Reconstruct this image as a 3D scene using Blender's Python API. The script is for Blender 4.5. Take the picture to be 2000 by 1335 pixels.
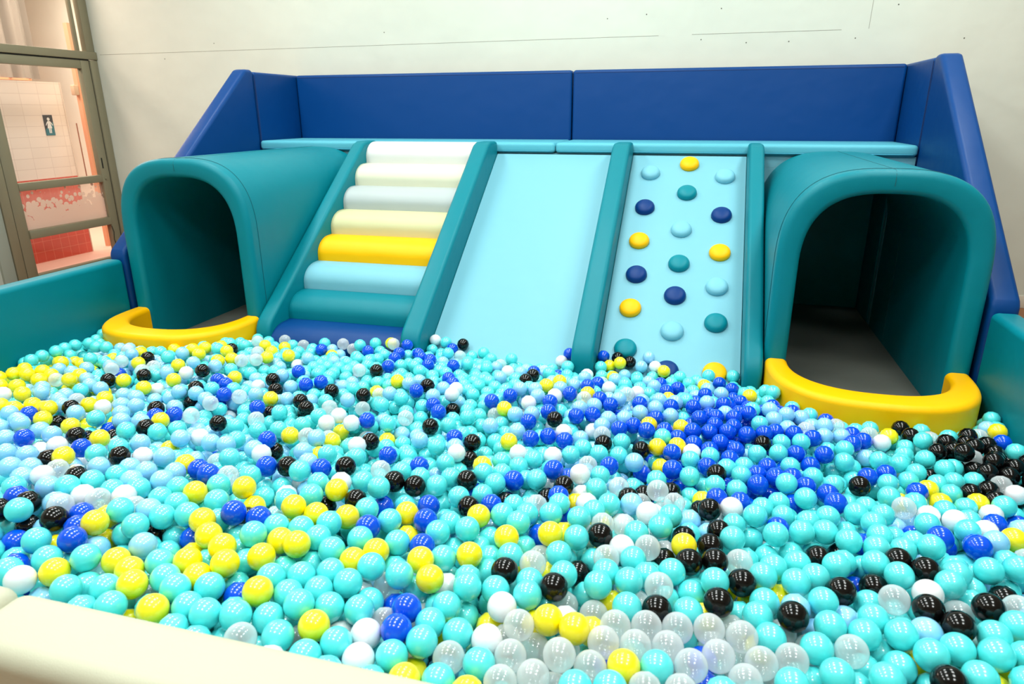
import bpy, bmesh, math, random, zlib, base64
import numpy as np
from mathutils import Vector, Matrix

sc = bpy.context.scene
for o in list(bpy.data.objects):
    bpy.data.objects.remove(o, do_unlink=True)
COL = sc.collection

# ------------------------------------------------------------------ camera
cam_data = bpy.data.cameras.new('camera')
cam_data.sensor_width = 36.0
cam_data.sensor_fit = 'HORIZONTAL'
cam_data.lens = 36.0 * 1335.16 / 2000.0
cam_data.clip_start = 0.02
cam = bpy.data.objects.new('camera', cam_data)
COL.objects.link(cam)
YAW, PIT, ROL = 0.267282, -0.324148, -0.004200
_d = Vector((-math.sin(YAW) * math.cos(PIT), math.cos(YAW) * math.cos(PIT), math.sin(PIT)))
_r = Vector((math.cos(YAW), math.sin(YAW), 0.0))
_u = _r.cross(_d)
_r2 = _r * math.cos(ROL) + _u * math.sin(ROL)
_u2 = -_r * math.sin(ROL) + _u * math.cos(ROL)
M = Matrix((_r2, _u2, -_d)).transposed().to_4x4()
M.translation = Vector((0.518417, -5.047269, 1.412784))
cam.matrix_world = M
cam_data.dof.use_dof = True
cam_data.dof.focus_distance = 3.3
cam_data.dof.aperture_fstop = 5.6
sc.camera = cam

# ------------------------------------------------------------------ view, world
sc.view_settings.view_transform = 'Standard'
sc.view_settings.look = 'None'
sc.view_settings.exposure = 0.0
sc.view_settings.gamma = 1.0
sc.view_settings.use_curve_mapping = False
cy = sc.cycles
cy.use_denoising = True
cy.max_bounces = 8
cy.diffuse_bounces = 4
cy.glossy_bounces = 3
cy.transmission_bounces = 4
cy.transparent_max_bounces = 12
cy.sample_clamp_indirect = 6.0
cy.caustics_reflective = False
cy.caustics_refractive = False
world = bpy.data.worlds.new('world')
sc.world = world
world.use_nodes = True
world.node_tree.nodes['Background'].inputs[0].default_value = (1.0, 0.97, 0.92, 1)
world.node_tree.nodes['Background'].inputs[1].default_value = 0.6

# ------------------------------------------------------------------ lights of the room
def area(name, loc, sx, sy, power, color, rot=(0, 0, 0)):
    l = bpy.data.lights.new(name, 'AREA')
    l.shape = 'RECTANGLE'; l.size = sx; l.size_y = sy
    l.energy = power; l.color = color
    o = bpy.data.objects.new(name, l); COL.objects.link(o)
    o.location = loc; o.rotation_euler = rot
    return o
CEIL = 3.9
for ix in range(3):
    for iy in range(4):
        area('ceiling_panel_light', (-3.0 + 2.5 * ix, -5.4 + 1.6 * iy, CEIL - 0.04), 0.75, 0.75, 44.0, (0.95, 1.0, 0.97))
area('washroom_light', (-6.8, 0.2, 3.1), 0.8, 2.4, 100.0, (1.0, 0.84, 0.70))
area('washroom_light', (-6.4, 2.1, 3.1), 1.2, 0.8, 50.0, (1.0, 0.86, 0.74))  # added fill, no fixture seen: brightens the washroom end wall
area('washroom_light', (-5.58, 0.1, 3.1), 0.3, 1.8, 42.0, (1.0, 0.84, 0.72))  # added fill between glass and partition, lights the partition's tiled front

# ------------------------------------------------------------------ materials
def lin(c):
    return tuple(((v / 255) / 12.92 if v / 255 <= 0.04045 else ((v / 255 + 0.055) / 1.055) ** 2.4) for v in c) + (1.0,)

def pm(name, rgb, rough=0.5, spec=0.5, bump=0.0, bscale=200.0, coat=0.0, alpha=1.0, vary=0.0, ior=1.5, vscale=4.0):
    m = bpy.data.materials.new(name); m.use_nodes = True
    nt = m.node_tree; b = nt.nodes['Principled BSDF']
    b.inputs['Base Color'].default_value = lin(rgb)
    b.inputs['Roughness'].default_value = rough
    b.inputs['Specular IOR Level'].default_value = spec
    b.inputs['IOR'].default_value = ior
    b.inputs['Coat Weight'].default_value = coat
    b.inputs['Coat Roughness'].default_value = 0.05
    b.inputs['Alpha'].default_value = alpha
    tc = nt.nodes.new('ShaderNodeTexCoord')
    if bump:
        n = nt.nodes.new('ShaderNodeTexNoise'); n.inputs['Scale'].default_value = bscale; n.inputs['Detail'].default_value = 3
        bp = nt.nodes.new('ShaderNodeBump'); bp.inputs['Strength'].default_value = bump; bp.inputs['Distance'].default_value = 0.002
        nt.links.new(tc.outputs['Object'], n.inputs['Vector'])
        n2 = nt.nodes.new('ShaderNodeTexNoise'); n2.inputs['Scale'].default_value = 5.0; n2.inputs['Detail'].default_value = 2
        nt.links.new(tc.outputs['Object'], n2.inputs['Vector'])
        bp2 = nt.nodes.new('ShaderNodeBump'); bp2.inputs['Strength'].default_value = 0.5; bp2.inputs['Distance'].default_value = 0.012
        nt.links.new(n.outputs['Fac'], bp.inputs['Height'])
        nt.links.new(n2.outputs['Fac'], bp2.inputs['Height'])
        nt.links.new(bp.outputs['Normal'], bp2.inputs['Normal'])
        nt.links.new(bp2.outputs['Normal'], b.inputs['Normal'])
    if vary:
        n = nt.nodes.new('ShaderNodeTexNoise'); n.inputs['Scale'].default_value = vscale; n.inputs['Detail'].default_value = 4
        nt.links.new(tc.outputs['Object'], n.inputs['Vector'])
        mx = nt.nodes.new('ShaderNodeMix'); mx.data_type = 'RGBA'
        mx.inputs['A'].default_value = lin(tuple(c * (1 - vary) for c in rgb))
        mx.inputs['B'].default_value = lin(tuple(min(255, c * (1 + vary)) for c in rgb))
        nt.links.new(n.outputs['Fac'], mx.inputs['Factor'])
        nt.links.new(mx.outputs['Result'], b.inputs['Base Color'])
    return m

def vinyl(name, rgb, rough=0.42):
    return pm(name, rgb, rough, 0.2, bump=0.25, bscale=420.0)

TEAL = vinyl('teal_vinyl', (0, 120, 134))
BLUE = vinyl('royal_blue_vinyl', (0, 60, 122))
AQUA = vinyl('light_blue_vinyl', (118, 180, 196))
DECKM = vinyl('deck_blue_vinyl', (90, 176, 194))
YELL = vinyl('yellow_vinyl', (248, 184, 0))
CREAM = vinyl('cream_vinyl', (186, 185, 163))
WHITEV = vinyl('white_vinyl', (208, 210, 207))
IVORY = vinyl('ivory_vinyl', (208, 209, 185))
GREYV = vinyl('light_grey_vinyl', (172, 181, 181))
BUTTER = vinyl('butter_vinyl', (197, 196, 152))
MATG = pm('grey_foam_mat', (120, 122, 114), 0.8, 0.2, bump=0.3, bscale=500)
SEAM = pm('dark_seam', (0, 84, 94), 0.7)
SEAMB = pm('dark_blue_seam', (0, 30, 84), 0.7)
SEAML = pm('aqua_seam', (70, 170, 195), 0.7)
SEAMC = pm('cream_seam', (165, 150, 110), 0.7)
PAINT = pm('painted_wall', (214, 215, 202), 0.75, 0.3, bump=0.12, bscale=60, vary=0.02)
CEILP = pm('ceiling_paint', (236, 236, 230), 0.9, 0.2)
FLOORP = pm('terracotta_floor', (150, 100, 66), 0.6, 0.4, vary=0.06)
CRACK = pm('board_joint', (150, 146, 134), 0.9)
ALU = pm('bronze_anodised_frame', (140, 134, 110), 0.42, 0.5, bump=0.05, bscale=200)
ALU.node_tree.nodes['Principled BSDF'].inputs['Metallic'].default_value = 0.3
GASK = pm('black_gasket', (20, 20, 18), 0.6)
DOT = pm('nail_hole', (90, 86, 76), 0.9)

def tile_mat(name, c1, mortar, w, h, rough=0.3):
    m = bpy.data.materials.new(name); m.use_nodes = True
    nt = m.node_tree; b = nt.nodes['Principled BSDF']; b.inputs['Roughness'].default_value = rough
    tc = nt.nodes.new('ShaderNodeTexCoord'); mp = nt.nodes.new('ShaderNodeMapping')
    sp = nt.nodes.new('ShaderNodeSeparateXYZ'); cb = nt.nodes.new('ShaderNodeCombineXYZ')
    nt.links.new(tc.outputs['Object'], sp.inputs[0])
    nt.links.new(sp.outputs['Y'], cb.inputs['X']); nt.links.new(sp.outputs['Z'], cb.inputs['Y'])
    br = nt.nodes.new('ShaderNodeTexBrick')
    br.offset = 0.0
    br.inputs['Color1'].default_value = lin(c1); br.inputs['Color2'].default_value = lin(tuple(c * 0.97 for c in c1))
    br.inputs['Mortar'].default_value = lin(mortar)
    br.inputs['Scale'].default_value = 1.0; br.inputs['Mortar Size'].default_value = 0.0022
    br.inputs['Brick Width'].default_value = w; br.inputs['Row Height'].default_value = h
    nt.links.new(cb.outputs[0], br.inputs['Vector']); nt.links.new(br.outputs['Color'], b.inputs['Base Color'])
    return m
TILEW = tile_mat('pale_wall_tiles', (250, 230, 214), (226, 202, 186), 0.20, 0.10)
TILEWH = tile_mat('white_wall_tiles', (246, 238, 228), (230, 216, 204), 0.20, 0.10)
TILER = tile_mat('red_wall_tiles', (224, 84, 68), (236, 136, 116), 0.10, 0.10)
PINKF = pm('washroom_floor', (232, 190, 172), 0.5)

def schlick(nt, f0):
    # reflectance of a thin shell or pane, the same from both of its faces
    N = nt.nodes.new; L = nt.links.new
    lw = N('ShaderNodeLayerWeight'); lw.inputs['Blend'].default_value = 0.5
    pw = N('ShaderNodeMath'); pw.operation = 'POWER'; pw.inputs[1].default_value = 5.0; L(lw.outputs['Facing'], pw.inputs[0])
    ma = N('ShaderNodeMath'); ma.operation = 'MULTIPLY_ADD'; ma.inputs[1].default_value = 1.0 - f0; ma.inputs[2].default_value = f0
    L(pw.outputs[0], ma.inputs[0])
    return ma

def glass_mat():
    m = bpy.data.materials.new('clear_glass'); m.use_nodes = True
    nt = m.node_tree; nt.nodes.clear()
    out = nt.nodes.new('ShaderNodeOutputMaterial'); mix = nt.nodes.new('ShaderNodeMixShader')
    tr = nt.nodes.new('ShaderNodeBsdfTransparent'); gl = nt.nodes.new('ShaderNodeBsdfGlossy'); fr = schlick(nt, 0.04)
    gl.inputs['Roughness'].default_value = 0.02
    nt.links.new(fr.outputs[0], mix.inputs[0]); nt.links.new(tr.outputs[0], mix.inputs[1]); nt.links.new(gl.outputs[0], mix.inputs[2])
    nt.links.new(mix.outputs[0], out.inputs[0])
    return m
GLASS = glass_mat()

def film_mat(z0, z1):
    # frosted film: solid white at the foot, breaking up into white dots towards the top
    m = bpy.data.materials.new('frosted_dot_film'); m.use_nodes = True
    nt = m.node_tree; nt.nodes.clear()
    N = nt.nodes.new; L = nt.links.new
    out = N('ShaderNodeOutputMaterial'); mix = N('ShaderNodeMixShader')
    tr = N('ShaderNodeBsdfTransparent'); df = N('ShaderNodeBsdfDiffuse'); tl = N('ShaderNodeBsdfTranslucent'); ad = N('ShaderNodeMixShader')
    df.inputs[0].default_value = lin((250, 240, 226)); tl.inputs[0].default_value = lin((250, 236, 220)); ad.inputs[0].default_value = 0.6
    L(df.outputs[0], ad.inputs[1]); L(tl.outputs[0], ad.inputs[2])
    tc = N('ShaderNodeTexCoord'); sp = N('ShaderNodeSeparateXYZ'); L(tc.outputs['Object'], sp.inputs[0])
    t = N('ShaderNodeMapRange'); t.inputs['From Min'].default_value = z0; t.inputs['From Max'].default_value = z1
    L(sp.outputs['Z'], t.inputs['Value'])
    vo = N('ShaderNodeTexVoronoi'); vo.inputs['Scale'].default_value = 20.0; vo.inputs['Randomness'].default_value = 1.0
    cb = N('ShaderNodeCombineXYZ'); L(sp.outputs['Y'], cb.inputs[0]); L(sp.outputs['Z'], cb.inputs[1]); L(cb.outputs[0], vo.inputs['Vector'])
    vo.voronoi_dimensions = '2D'
    # dot radius shrinks with height, and with a random share of dots missing
    ra = N('ShaderNodeMapRange'); ra.inputs['From Min'].default_value = 0.25; ra.inputs['From Max'].default_value = 0.85
    ra.inputs['To Min'].default_value = 1.0; ra.inputs['To Max'].default_value = 0.0
    L(t.outputs[0], ra.inputs['Value'])
    sc_ = N('ShaderNodeSeparateColor'); L(vo.outputs['Color'], sc_.inputs[0])
    mu = N('ShaderNodeMath'); mu.operation = 'MULTIPLY_ADD'; mu.inputs[1].default_value = 0.5; mu.inputs[2].default_value = -0.12
    L(sc_.outputs[0], mu.inputs[0])
    rr = N('ShaderNodeMath'); rr.operation = 'ADD'; L(ra.outputs[0], rr.inputs[0]); L(mu.outputs[0], rr.inputs[1])
    lt = N('ShaderNodeMath'); lt.operation = 'LESS_THAN'; L(vo.outputs['Distance'], lt.inputs[0]); L(rr.outputs[0], lt.inputs[1])
    hz = N('ShaderNodeMath'); hz.operation = 'MAXIMUM'; hz.inputs[1].default_value = 0.14; L(lt.outputs[0], hz.inputs[0])
    m9 = N('ShaderNodeMath'); m9.operation = 'MULTIPLY'; m9.inputs[1].default_value = 0.85; L(hz.outputs[0], m9.inputs[0])
    L(m9.outputs[0], mix.inputs[0]); L(tr.outputs[0], mix.inputs[1]); L(ad.outputs[0], mix.inputs[2]); L(mix.outputs[0], out.inputs[0])
    return m

# ------------------------------------------------------------------ helpers
def new_obj(name, me, mat=None, parent=None, loc=None, smooth=None):
    o = bpy.data.objects.new(name, me); COL.objects.link(o)
    if mat is not None and not me.materials: me.materials.append(mat)
    if parent is not None: o.parent = parent
    if loc is not None: o.location = loc
    return o

def finish(bm, name, mat, parent=None, smooth=True, angle=40):
    bmesh.ops.recalc_face_normals(bm, faces=bm.faces[:])
    me = bpy.data.meshes.new(name)
    if smooth:
        for f in bm.faces: f.smooth = True
        for e in bm.edges:
            if len(e.link_faces) == 2 and e.calc_face_angle(0) > math.radians(angle): e.smooth = False
    bm.to_mesh(me); bm.free()
    off = origin_of(parent)
    if off.length > 0: me.transform(Matrix.Translation(-off))
    return new_obj(name, me, mat, parent)

def origin_of(p):
    v = Vector((0, 0, 0))
    while p is not None:
        v += p.location; p = p.parent
    return v

def box_bm(a, b, bev=0.0, seg=4):
    bm = bmesh.new()
    bmesh.ops.create_cube(bm, size=1.0)
    for v in bm.verts:
        v.co = Vector((a[i] + (v.co[i] + 0.5) * (b[i] - a[i]) for i in range(3)))
    if bev > 0:
        bmesh.ops.bevel(bm, geom=bm.edges[:], offset=bev, segments=seg, profile=0.5, affect='EDGES', clamp_overlap=True)
    return bm

def box(name, a, b, mat, parent=None, bev=0.0, seg=4, puff=0.0, sub=0):
    bm = box_bm(a, b, bev, seg)
    return finish(bm, name, mat, parent)

def prism_bm(poly, axis, lo, hi, bev=0.0, seg=4):
    # poly: points in the two other axes; extruded along AXIS from LO to HI
    bm = bmesh.new()
    def P(p, t):
        if axis == 0: return (t, p[0], p[1])
        if axis == 1: return (p[0], t, p[1])
        return (p[0], p[1], t)
    A = [bm.verts.new(P(p, lo)) for p in poly]; B = [bm.verts.new(P(p, hi)) for p in poly]
    n = len(poly)
    bm.faces.new(A); bm.faces.new(B[::-1])
    for i in range(n):
        bm.faces.new((A[i], A[(i + 1) % n], B[(i + 1) % n], B[i]))
    bmesh.ops.recalc_face_normals(bm, faces=bm.faces[:])
    if bev > 0:
        ed = [e for e in bm.edges if e.calc_face_angle(0) > math.radians(25)]
        bmesh.ops.bevel(bm, geom=ed, offset=bev, segments=seg, profile=0.5, affect='EDGES', clamp_overlap=True)
    return bm

def prism(name, poly, axis, lo, hi, mat, parent=None, bev=0.0, seg=4):
    return finish(prism_bm(poly, axis, lo, hi, bev, seg), name, mat, parent)

def thing(name, label, cat, loc=(0, 0, 0), group=None):
    o = bpy.data.objects.new(name, None); COL.objects.link(o)
    o.location = loc; o.empty_display_size = 0.1
    o['label'] = label; o['category'] = cat
    if group: o['group'] = group
    return o

def tag(o, label, cat, group=None):
    o['label'] = label; o['category'] = cat
    if group: o['group'] = group
    return o

def structure(o):
    o['kind'] = 'structure'; return o

def tube_bm(pts, rad, n=8):
    bm = bmesh.new(); rings = []
    pts = [Vector(p) for p in pts]
    for i, p in enumerate(pts):
        t = (pts[min(i + 1, len(pts) - 1)] - pts[max(i - 1, 0)]).normalized()
        a = t.orthogonal().normalized() if i == 0 else (rings[-1][1] - t * rings[-1][1].dot(t)).normalized()
        b = t.cross(a)
        vs = [bm.verts.new(p + (a * math.cos(2 * math.pi * k / n) + b * math.sin(2 * math.pi * k / n)) * rad) for k in range(n)]
        rings.append((vs, a))
    for (r0, _), (r1, _) in zip(rings, rings[1:]):
        for k in range(n): bm.faces.new((r0[k], r0[(k + 1) % n], r1[(k + 1) % n], r1[k]))
    bm.faces.new(rings[0][0]); bm.faces.new(rings[-1][0][::-1])
    return bm

def tube(name, pts, rad, mat, parent=None, n=8):
    return finish(tube_bm(pts, rad, n), name, mat, parent, angle=60)

# ------------------------------------------------------------------ the room
XW, YB = -5.26, 0.80                       # left wall plane, back wall plane
XR, YF = 6.5, -9.0
structure(box('floor', (XW - 0.02, YF, -0.06), (XR, YB, -0.012), FLOORP))
structure(box('wall_back', (XW - 0.1, YB, -0.06), (XR + 0.1, YB + 0.12, CEIL), PAINT))
structure(box('wall_right', (XR, YF, -0.06), (XR + 0.1, YB, CEIL), PAINT))
structure(box('wall_front', (XW, YF - 0.1, -0.06), (XR, YF, CEIL), PAINT))
structure(box('ceiling', (XW - 0.1, YF, CEIL), (XR + 0.1, YB, CEIL + 0.1), CEILP))
structure(box('wall_left', (XW - 0.1, YF, -0.06), (XW, -2.6, CEIL), PAINT))
structure(box('baseboard_back', (XW, YB - 0.012, -0.012), (XR, YB - 0.0005, 0.085), pm('pale_baseboard', (222, 212, 196), 0.6), bev=0.004, seg=2))
# joints between the boards of the back wall, and the nail holes in it
def joint(n, pts):
    structure(tube('trim_%d' % n, [(x, YB + 0.0002, z) for x, z in pts], 0.0016, CRACK, n=6))
joint(1, [(-5.2, 1.953), (-3.4, 1.957), (-1.9, 1.962), (-0.9, 1.965), (0.1, 1.967)])
joint(2, [(0.35, 1.968), (1.4, 1.968)])
joint(3, [(1.58, 1.97), (1.585, 2.2), (1.58, 2.5)])
rng = random.Random(4)
for i, (x, z) in enumerate([(-4.46, 1.90), (-3.9, 2.02), (-2.2, 2.06), (-0.3, 2.1), (0.42, 1.93), (0.75, 1.90), (1.05, 1.90), (1.5, 1.91), (2.2, 1.89), (0.0, 2.12), (2.9, 1.86), (0.55, 2.14), (1.75, 2.12)]):
    bm = bmesh.new(); bmesh.ops.create_circle(bm, cap_ends=True, segments=10, radius=0.0045)
    bm.transform(Matrix.Translation((x, YB - 0.0006, z)) @ Matrix.Rotation(math.pi / 2, 4, 'X'))
    structure(finish(bm, 'trim_%d' % (i + 4), DOT))

# ------------------------------------------------------------------ glazed front of the washroom, in the left wall
def bar(name, y0, z0, y1, z1, parent, mat=None, x0=XW - 0.045, x1=XW + 0.012, bev=0.004):
    return box(name, (x0, y0, z0), (x1, y1, z1), mat or ALU, parent, bev=bev, seg=2)
dr = bpy.data.objects.new('door_1', None); COL.objects.link(dr); dr.location = (XW, 0.16, 0.0); structure(dr)
bar('stile', -0.405, 0.0, -0.30, 1.895, dr)
bar('stile', 0.605, 0.0, 0.70, 1.895, dr)
bar('top_rail', -0.299, 1.82, 0.604, 1.895, dr)
bar('middle_rail', -0.299, 0.77, 0.604, 0.838, dr, x1=XW + 0.016)
bar('lower_rail', -0.299, 0.35, 0.604, 0.425, dr, x1=XW + 0.024)
bar('bottom_rail', -0.299, 0.0, 0.604, 0.03, dr)
bar('gasket', 0.7005, 0.0, 0.709, 1.905, dr, GASK, x1=XW + 0.006, bev=0)
bar('gasket', -0.416, 0.0, -0.4055, 1.905, dr, GASK, x1=XW + 0.006, bev=0)
bar('gasket', -0.4, 1.8955, 0.7, 1.906, dr, GASK, x1=XW + 0.006, bev=0)
def pane(name, y0, z0, y1, z1, parent, mat=GLASS, x=XW - 0.02, t=0.005):
    return box(name, (x - t, y0, z0), (x, y1, z1), mat, parent)
pane('glass_pane', -0.305, 0.833, 0.61, 1.825, dr)
pane('glass_pane', -0.305, 0.42, 0.61, 0.775, dr)
pane('glass_pane', -0.305, 0.025, 0.61, 0.355, dr)
f_ = box('dotted_film', (XW - 0.019, -0.298, 0.427), (XW - 0.0175, 0.603, 0.768), film_mat(0.427, 0.768), None)
f_.parent = dr; f_.matrix_parent_inverse = Matrix.Translation(-dr.location)
bar('lock_plate', 0.628, 0.90, 0.642, 1.0, dr, GASK, x1=XW + 0.0145, bev=0)
bm = bmesh.new(); bmesh.ops.create_cone(bm, cap_ends=True, segments=20, radius1=0.013, radius2=0.011, depth=0.012)
bm.transform(Matrix.Translation((XW + 0.018, 0.645, 0.80)) @ Matrix.Rotation(math.pi / 2, 4, 'Y'))
finish(bm, 'key_cylinder', ALU, dr)
tube('loose_cord', [(XW + 0.018, 0.60, 0.335), (XW + 0.022, 0.612, 0.27), (XW + 0.02, 0.60, 0.2), (XW + 0.02, 0.63, 0.09), (XW + 0.02, 0.64, 0.01)], 0.0035, GASK, dr)
fr = bpy.data.objects.new('window_1', None); COL.objects.link(fr); fr.location = (XW, 0.0, 0.0); structure(fr)
bar('jamb', 0.7095, 0.0, 0.795, 1.9, fr, x1=XW + 0.022)
bar('jamb', -0.50, 0.0, -0.4165, 1.9, fr, x1=XW + 0.022)
bar('header', -2.6, 1.9065, 0.795, 1.975, fr, x1=XW + 0.03)
bar('upper_post', 0.70, 1.9755, 0.795, CEIL, fr)
bar('bead', 0.615, 1.9755, 0.645, CEIL, fr, x1=XW - 0.01)
bar('post', -0.62, 0.0, -0.505, 1.9, fr, pm('pale_green_post', (150, 158, 146), 0.6))
bar('upper_post', -1.5, 1.9755, -1.42, CEIL, fr)
bar('sill', -2.6, 0.86, -0.625, 0.90, fr)
pane('transom_pane', -2.6, 1.976, 0.70, CEIL, fr)
pane('side_pane', -2.6, 0.9, -0.62, 1.905, fr)
box('side_board', (XW - 0.03, -2.6, 0.0), (XW - 0.012, -0.62, 0.86), pm('pale_board', (176, 178, 166), 0.7), fr)

# ------------------------------------------------------------------ the washroom beyond the glass
WX = -5.83
structure(box('floor', (-10.2, -4.0, -0.06), (XW - 0.021, 4.2, -0.004), PINKF))
w = structure(box('wall_washroom', (WX - 0.08, -4.0, 0.80), (WX, 0.86, 1.715), TILEW))
structure(box('wall_washroom_foot', (WX - 0.08, -4.0, -0.004), (WX + 0.004, 0.86, 0.7995), TILER))
structure(box('trim_20', (WX - 0.082, 0.8605, -0.004), (WX + 0.006, 0.872, 1.715), pm('tile_edge', (226, 206, 190), 0.5)))
structure(box('wall_washroom_back', (-9.0, -4.0, 0.62), (-8.92, 4.2, 3.2), TILEWH))
structure(box('wall_washroom_back_foot', (-9.0, -4.0, -0.004), (-8.9, 4.2, 0.6195), TILER))
structure(box('wall_washroom_end', (-9.0, 2.7, -0.004), (XW - 0.1, 2.8, 3.2), PAINT))
structure(box('wall_washroom_side', (XW - 0.1, YB + 0.125, -0.06), (XW - 0.02, 4.1, 3.2), PAINT))
structure(box('ceiling_washroom', (-9.0, -4.0, 3.2), (XW - 0.1, 4.2, 3.26), CEILP))
structure(box('wall_washroom_near', (-9.0, -4.06, -0.004), (XW - 0.1, -4.0, 3.2), PAINT))

sg = thing('restroom_sign', 'small dark and teal restroom sign with a white figure on the tiled wall', 'sign', (WX + 0.001, 0.656, 1.30))
def plate(name, pts, mat, x, t=0.002):
    return prism(name, pts, 0, x, x + t, mat, sg)
SY0, SY1, SZ0, SZ1 = 0.598, 0.70, 1.21, 1.405
SD = pm('sign_navy', (32, 34, 48), 0.5); ST = pm('sign_teal', (22, 110, 122), 0.5); SWH = pm('sign_white', (240, 236, 230), 0.5)
plate('sign_plate', [(SY0, SZ0), (SY1, SZ0), (SY1, SZ1), (SY0, SZ1)], SD, WX + 0.001, 0.004)
plate('teal_corner', [(SY0 + 0.001, SZ0 + 0.001), (SY1 - 0.001, SZ0 + 0.001), (SY1 - 0.001, SZ0 + 0.13), (SY0 + 0.001, SZ0 + 0.055)], ST, WX + 0.0052, 0.001)
cyy = 0.649
hd = [(cyy + 0.0155 * math.cos(a * math.pi / 12), 1.365 + 0.0155 * math.sin(a * math.pi / 12)) for a in range(24)]
fig = prism_bm(hd, 0, WX + 0.0064, WX + 0.0074)
for poly in ([(cyy - 0.012, 1.347), (cyy + 0.012, 1.347), (cyy + 0.026, 1.278), (cyy - 0.026, 1.278)],
             [(cyy - 0.012, 1.3465), (cyy - 0.016, 1.330), (cyy - 0.036, 1.303), (cyy - 0.041, 1.309), (cyy - 0.024, 1.336)],
             [(cyy + 0.012, 1.3465), (cyy + 0.016, 1.330), (cyy + 0.036, 1.303), (cyy + 0.041, 1.309), (cyy + 0.024, 1.336)],
             [(cyy - 0.015, 1.2775), (cyy - 0.003, 1.2775), (cyy - 0.003, 1.232), (cyy - 0.013, 1.232)],
             [(cyy + 0.015, 1.2775), (cyy + 0.003, 1.2775), (cyy + 0.003, 1.232), (cyy + 0.013, 1.232)]):
    b2 = prism_bm(poly, 0, WX + 0.0064, WX + 0.0074); m2 = bpy.data.meshes.new('t'); b2.to_mesh(m2); b2.free(); fig.from_mesh(m2); bpy.data.meshes.remove(m2)
finish(fig, 'figure', SWH, sg, smooth=False)

# ribbed grey curtain hanging beyond the partition
bm = bmesh.new(); cols_ = []
for i in range(241):
    y = -1.6 + 3.66 * i / 240
    dx = 0.05 * math.sin(i * 0.42) + 0.02 * math.sin(i * 1.1)
    cols_.append([bm.verts.new((-7.4 + dx, y, zz)) for zz in (1.82, 2.2, 2.7, 3.15)])
for a, b in zip(cols_, cols_[1:]):
    for k in range(3): bm.faces.new((a[k], b[k], b[k + 1], a[k + 1]))
geo = bmesh.ops.solidify(bm, geom=bm.faces[:], thickness=0.004)
tag(finish(bm, 'curtain', pm('grey_curtain', (176, 168, 156), 0.85)), 'ribbed grey curtain hanging high beyond the tiled partition', 'curtain')
rl = structure(box('trim_21', (-7.44, -1.6, 1.795), (-7.36, 1.92, 1.818), pm('orange_rail', (214, 142, 104), 0.5)))
# door edge and hinge block at the right of the washroom opening
structure(box('trim_22', (-5.95, 1.16, -0.004), (-5.90, 1.22, 2.3), pm('salmon_door_edge', (222, 158, 122), 0.6)))
tag(box('soap_dispenser', (-5.95, 1.10, 1.60), (-5.90, 1.159, 1.70), pm('beige_plastic', (196, 166, 138), 0.5), bev=0.008, seg=2), 'small beige box fixed high beside the washroom door edge', 'dispenser')
bpy.data.objects['soap_dispenser'].location = (0, 0, 0)
structure(tube('trim_23', [(-5.96, 1.10, 0.75), (-5.96, 1.10, 1.32)], 0.006, pm('brown_rod', (150, 96, 74), 0.5)))

# ------------------------------------------------------------------ pit floor and the walls round the pit
XL_, XR_ = -2.97, 1.83
YC = -4.235
tag(box('foam_floor_mat', (XL_ - 0.11, YC - 0.14, -0.0115), (XR_ + 0.11, 0.57, 0.0), MATG), 'thin grey foam mat covering the floor of the ball pit and tunnels', 'mat')

FT = 0.545
def soft_wall(name, a, b, mat, label, bev=0.032, parent=None):
    return tag(box(name, a, b, mat, parent, bev=bev, seg=6), label, 'padded wall')
t = thing('padded_pit_wall', 'low teal padded wall on the window side of the ball pit', 'padded wall', (XL_ - 0.06, -2.9, 0))
box('foam_block', (XL_ - 0.12, YC - 0.14, 0.0), (XL_, -1.585, FT), TEAL, t, bev=0.03, seg=6)
t = thing('padded_pit_wall', 'low teal padded wall at the far side from the window, past the black balls', 'padded wall', (XR_ + 0.06, -2.9, 0))
box('foam_block', (XR_, YC - 0.14, 0.0), (XR_ + 0.12, -1.585, FT), TEAL, t, bev=0.03, seg=6)
def cream(x0, x1, label, dy=0.0):
    t = thing('padded_front_wall', label, 'padded wall', ((x0 + x1) / 2, YC - 0.08, 0), 'cream front walls of the pit')
    box('foam_block', (x0, YC - 0.155 - dy, 0.0), (x1, YC + dy, FT + 0.008), CREAM, t, bev=0.034, seg=7)
cream(-0.684, XR_ - 0.003, 'long cream padded front wall of the ball pit, reaching under the nearest balls')
cream(XL_ + 0.003, -0.690, 'cream padded front wall section beyond the seam, towards the window', 0.006)

# ------------------------------------------------------------------ platform behind the slides
PT = 1.13
pf = thing('play_platform', 'light blue soft play platform behind the slides and tunnels', 'play platform', (-0.57, 0.3, 0))
TC = {'L': -2.490, 'R': 1.352}
fp = bmesh.new()
for a, b in (((XL_ + 0.004, 0.004, 1.052), (XR_ - 0.004, 0.05, PT)), ((XL_ + 0.004, 0.004, 0), (TC['L'] - 0.36, 0.05, 1.0515)), ((TC['L'] + 0.36, 0.004, 0), (TC['R'] - 0.36, 0.05, 1.0515)), ((TC['R'] + 0.36, 0.004, 0), (XR_ - 0.004, 0.05, 1.0515))):
    b2 = box_bm(a, b); m2 = bpy.data.meshes.new('t'); b2.to_mesh(m2); b2.free(); fp.from_mesh(m2); bpy.data.meshes.remove(m2)
finish(fp, 'front_panel', AQUA, pf)
box('top_board', (XL_ + 0.004, 0.0505, 1.09), (XR_ - 0.004, 0.59, PT), AQUA, pf)
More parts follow.
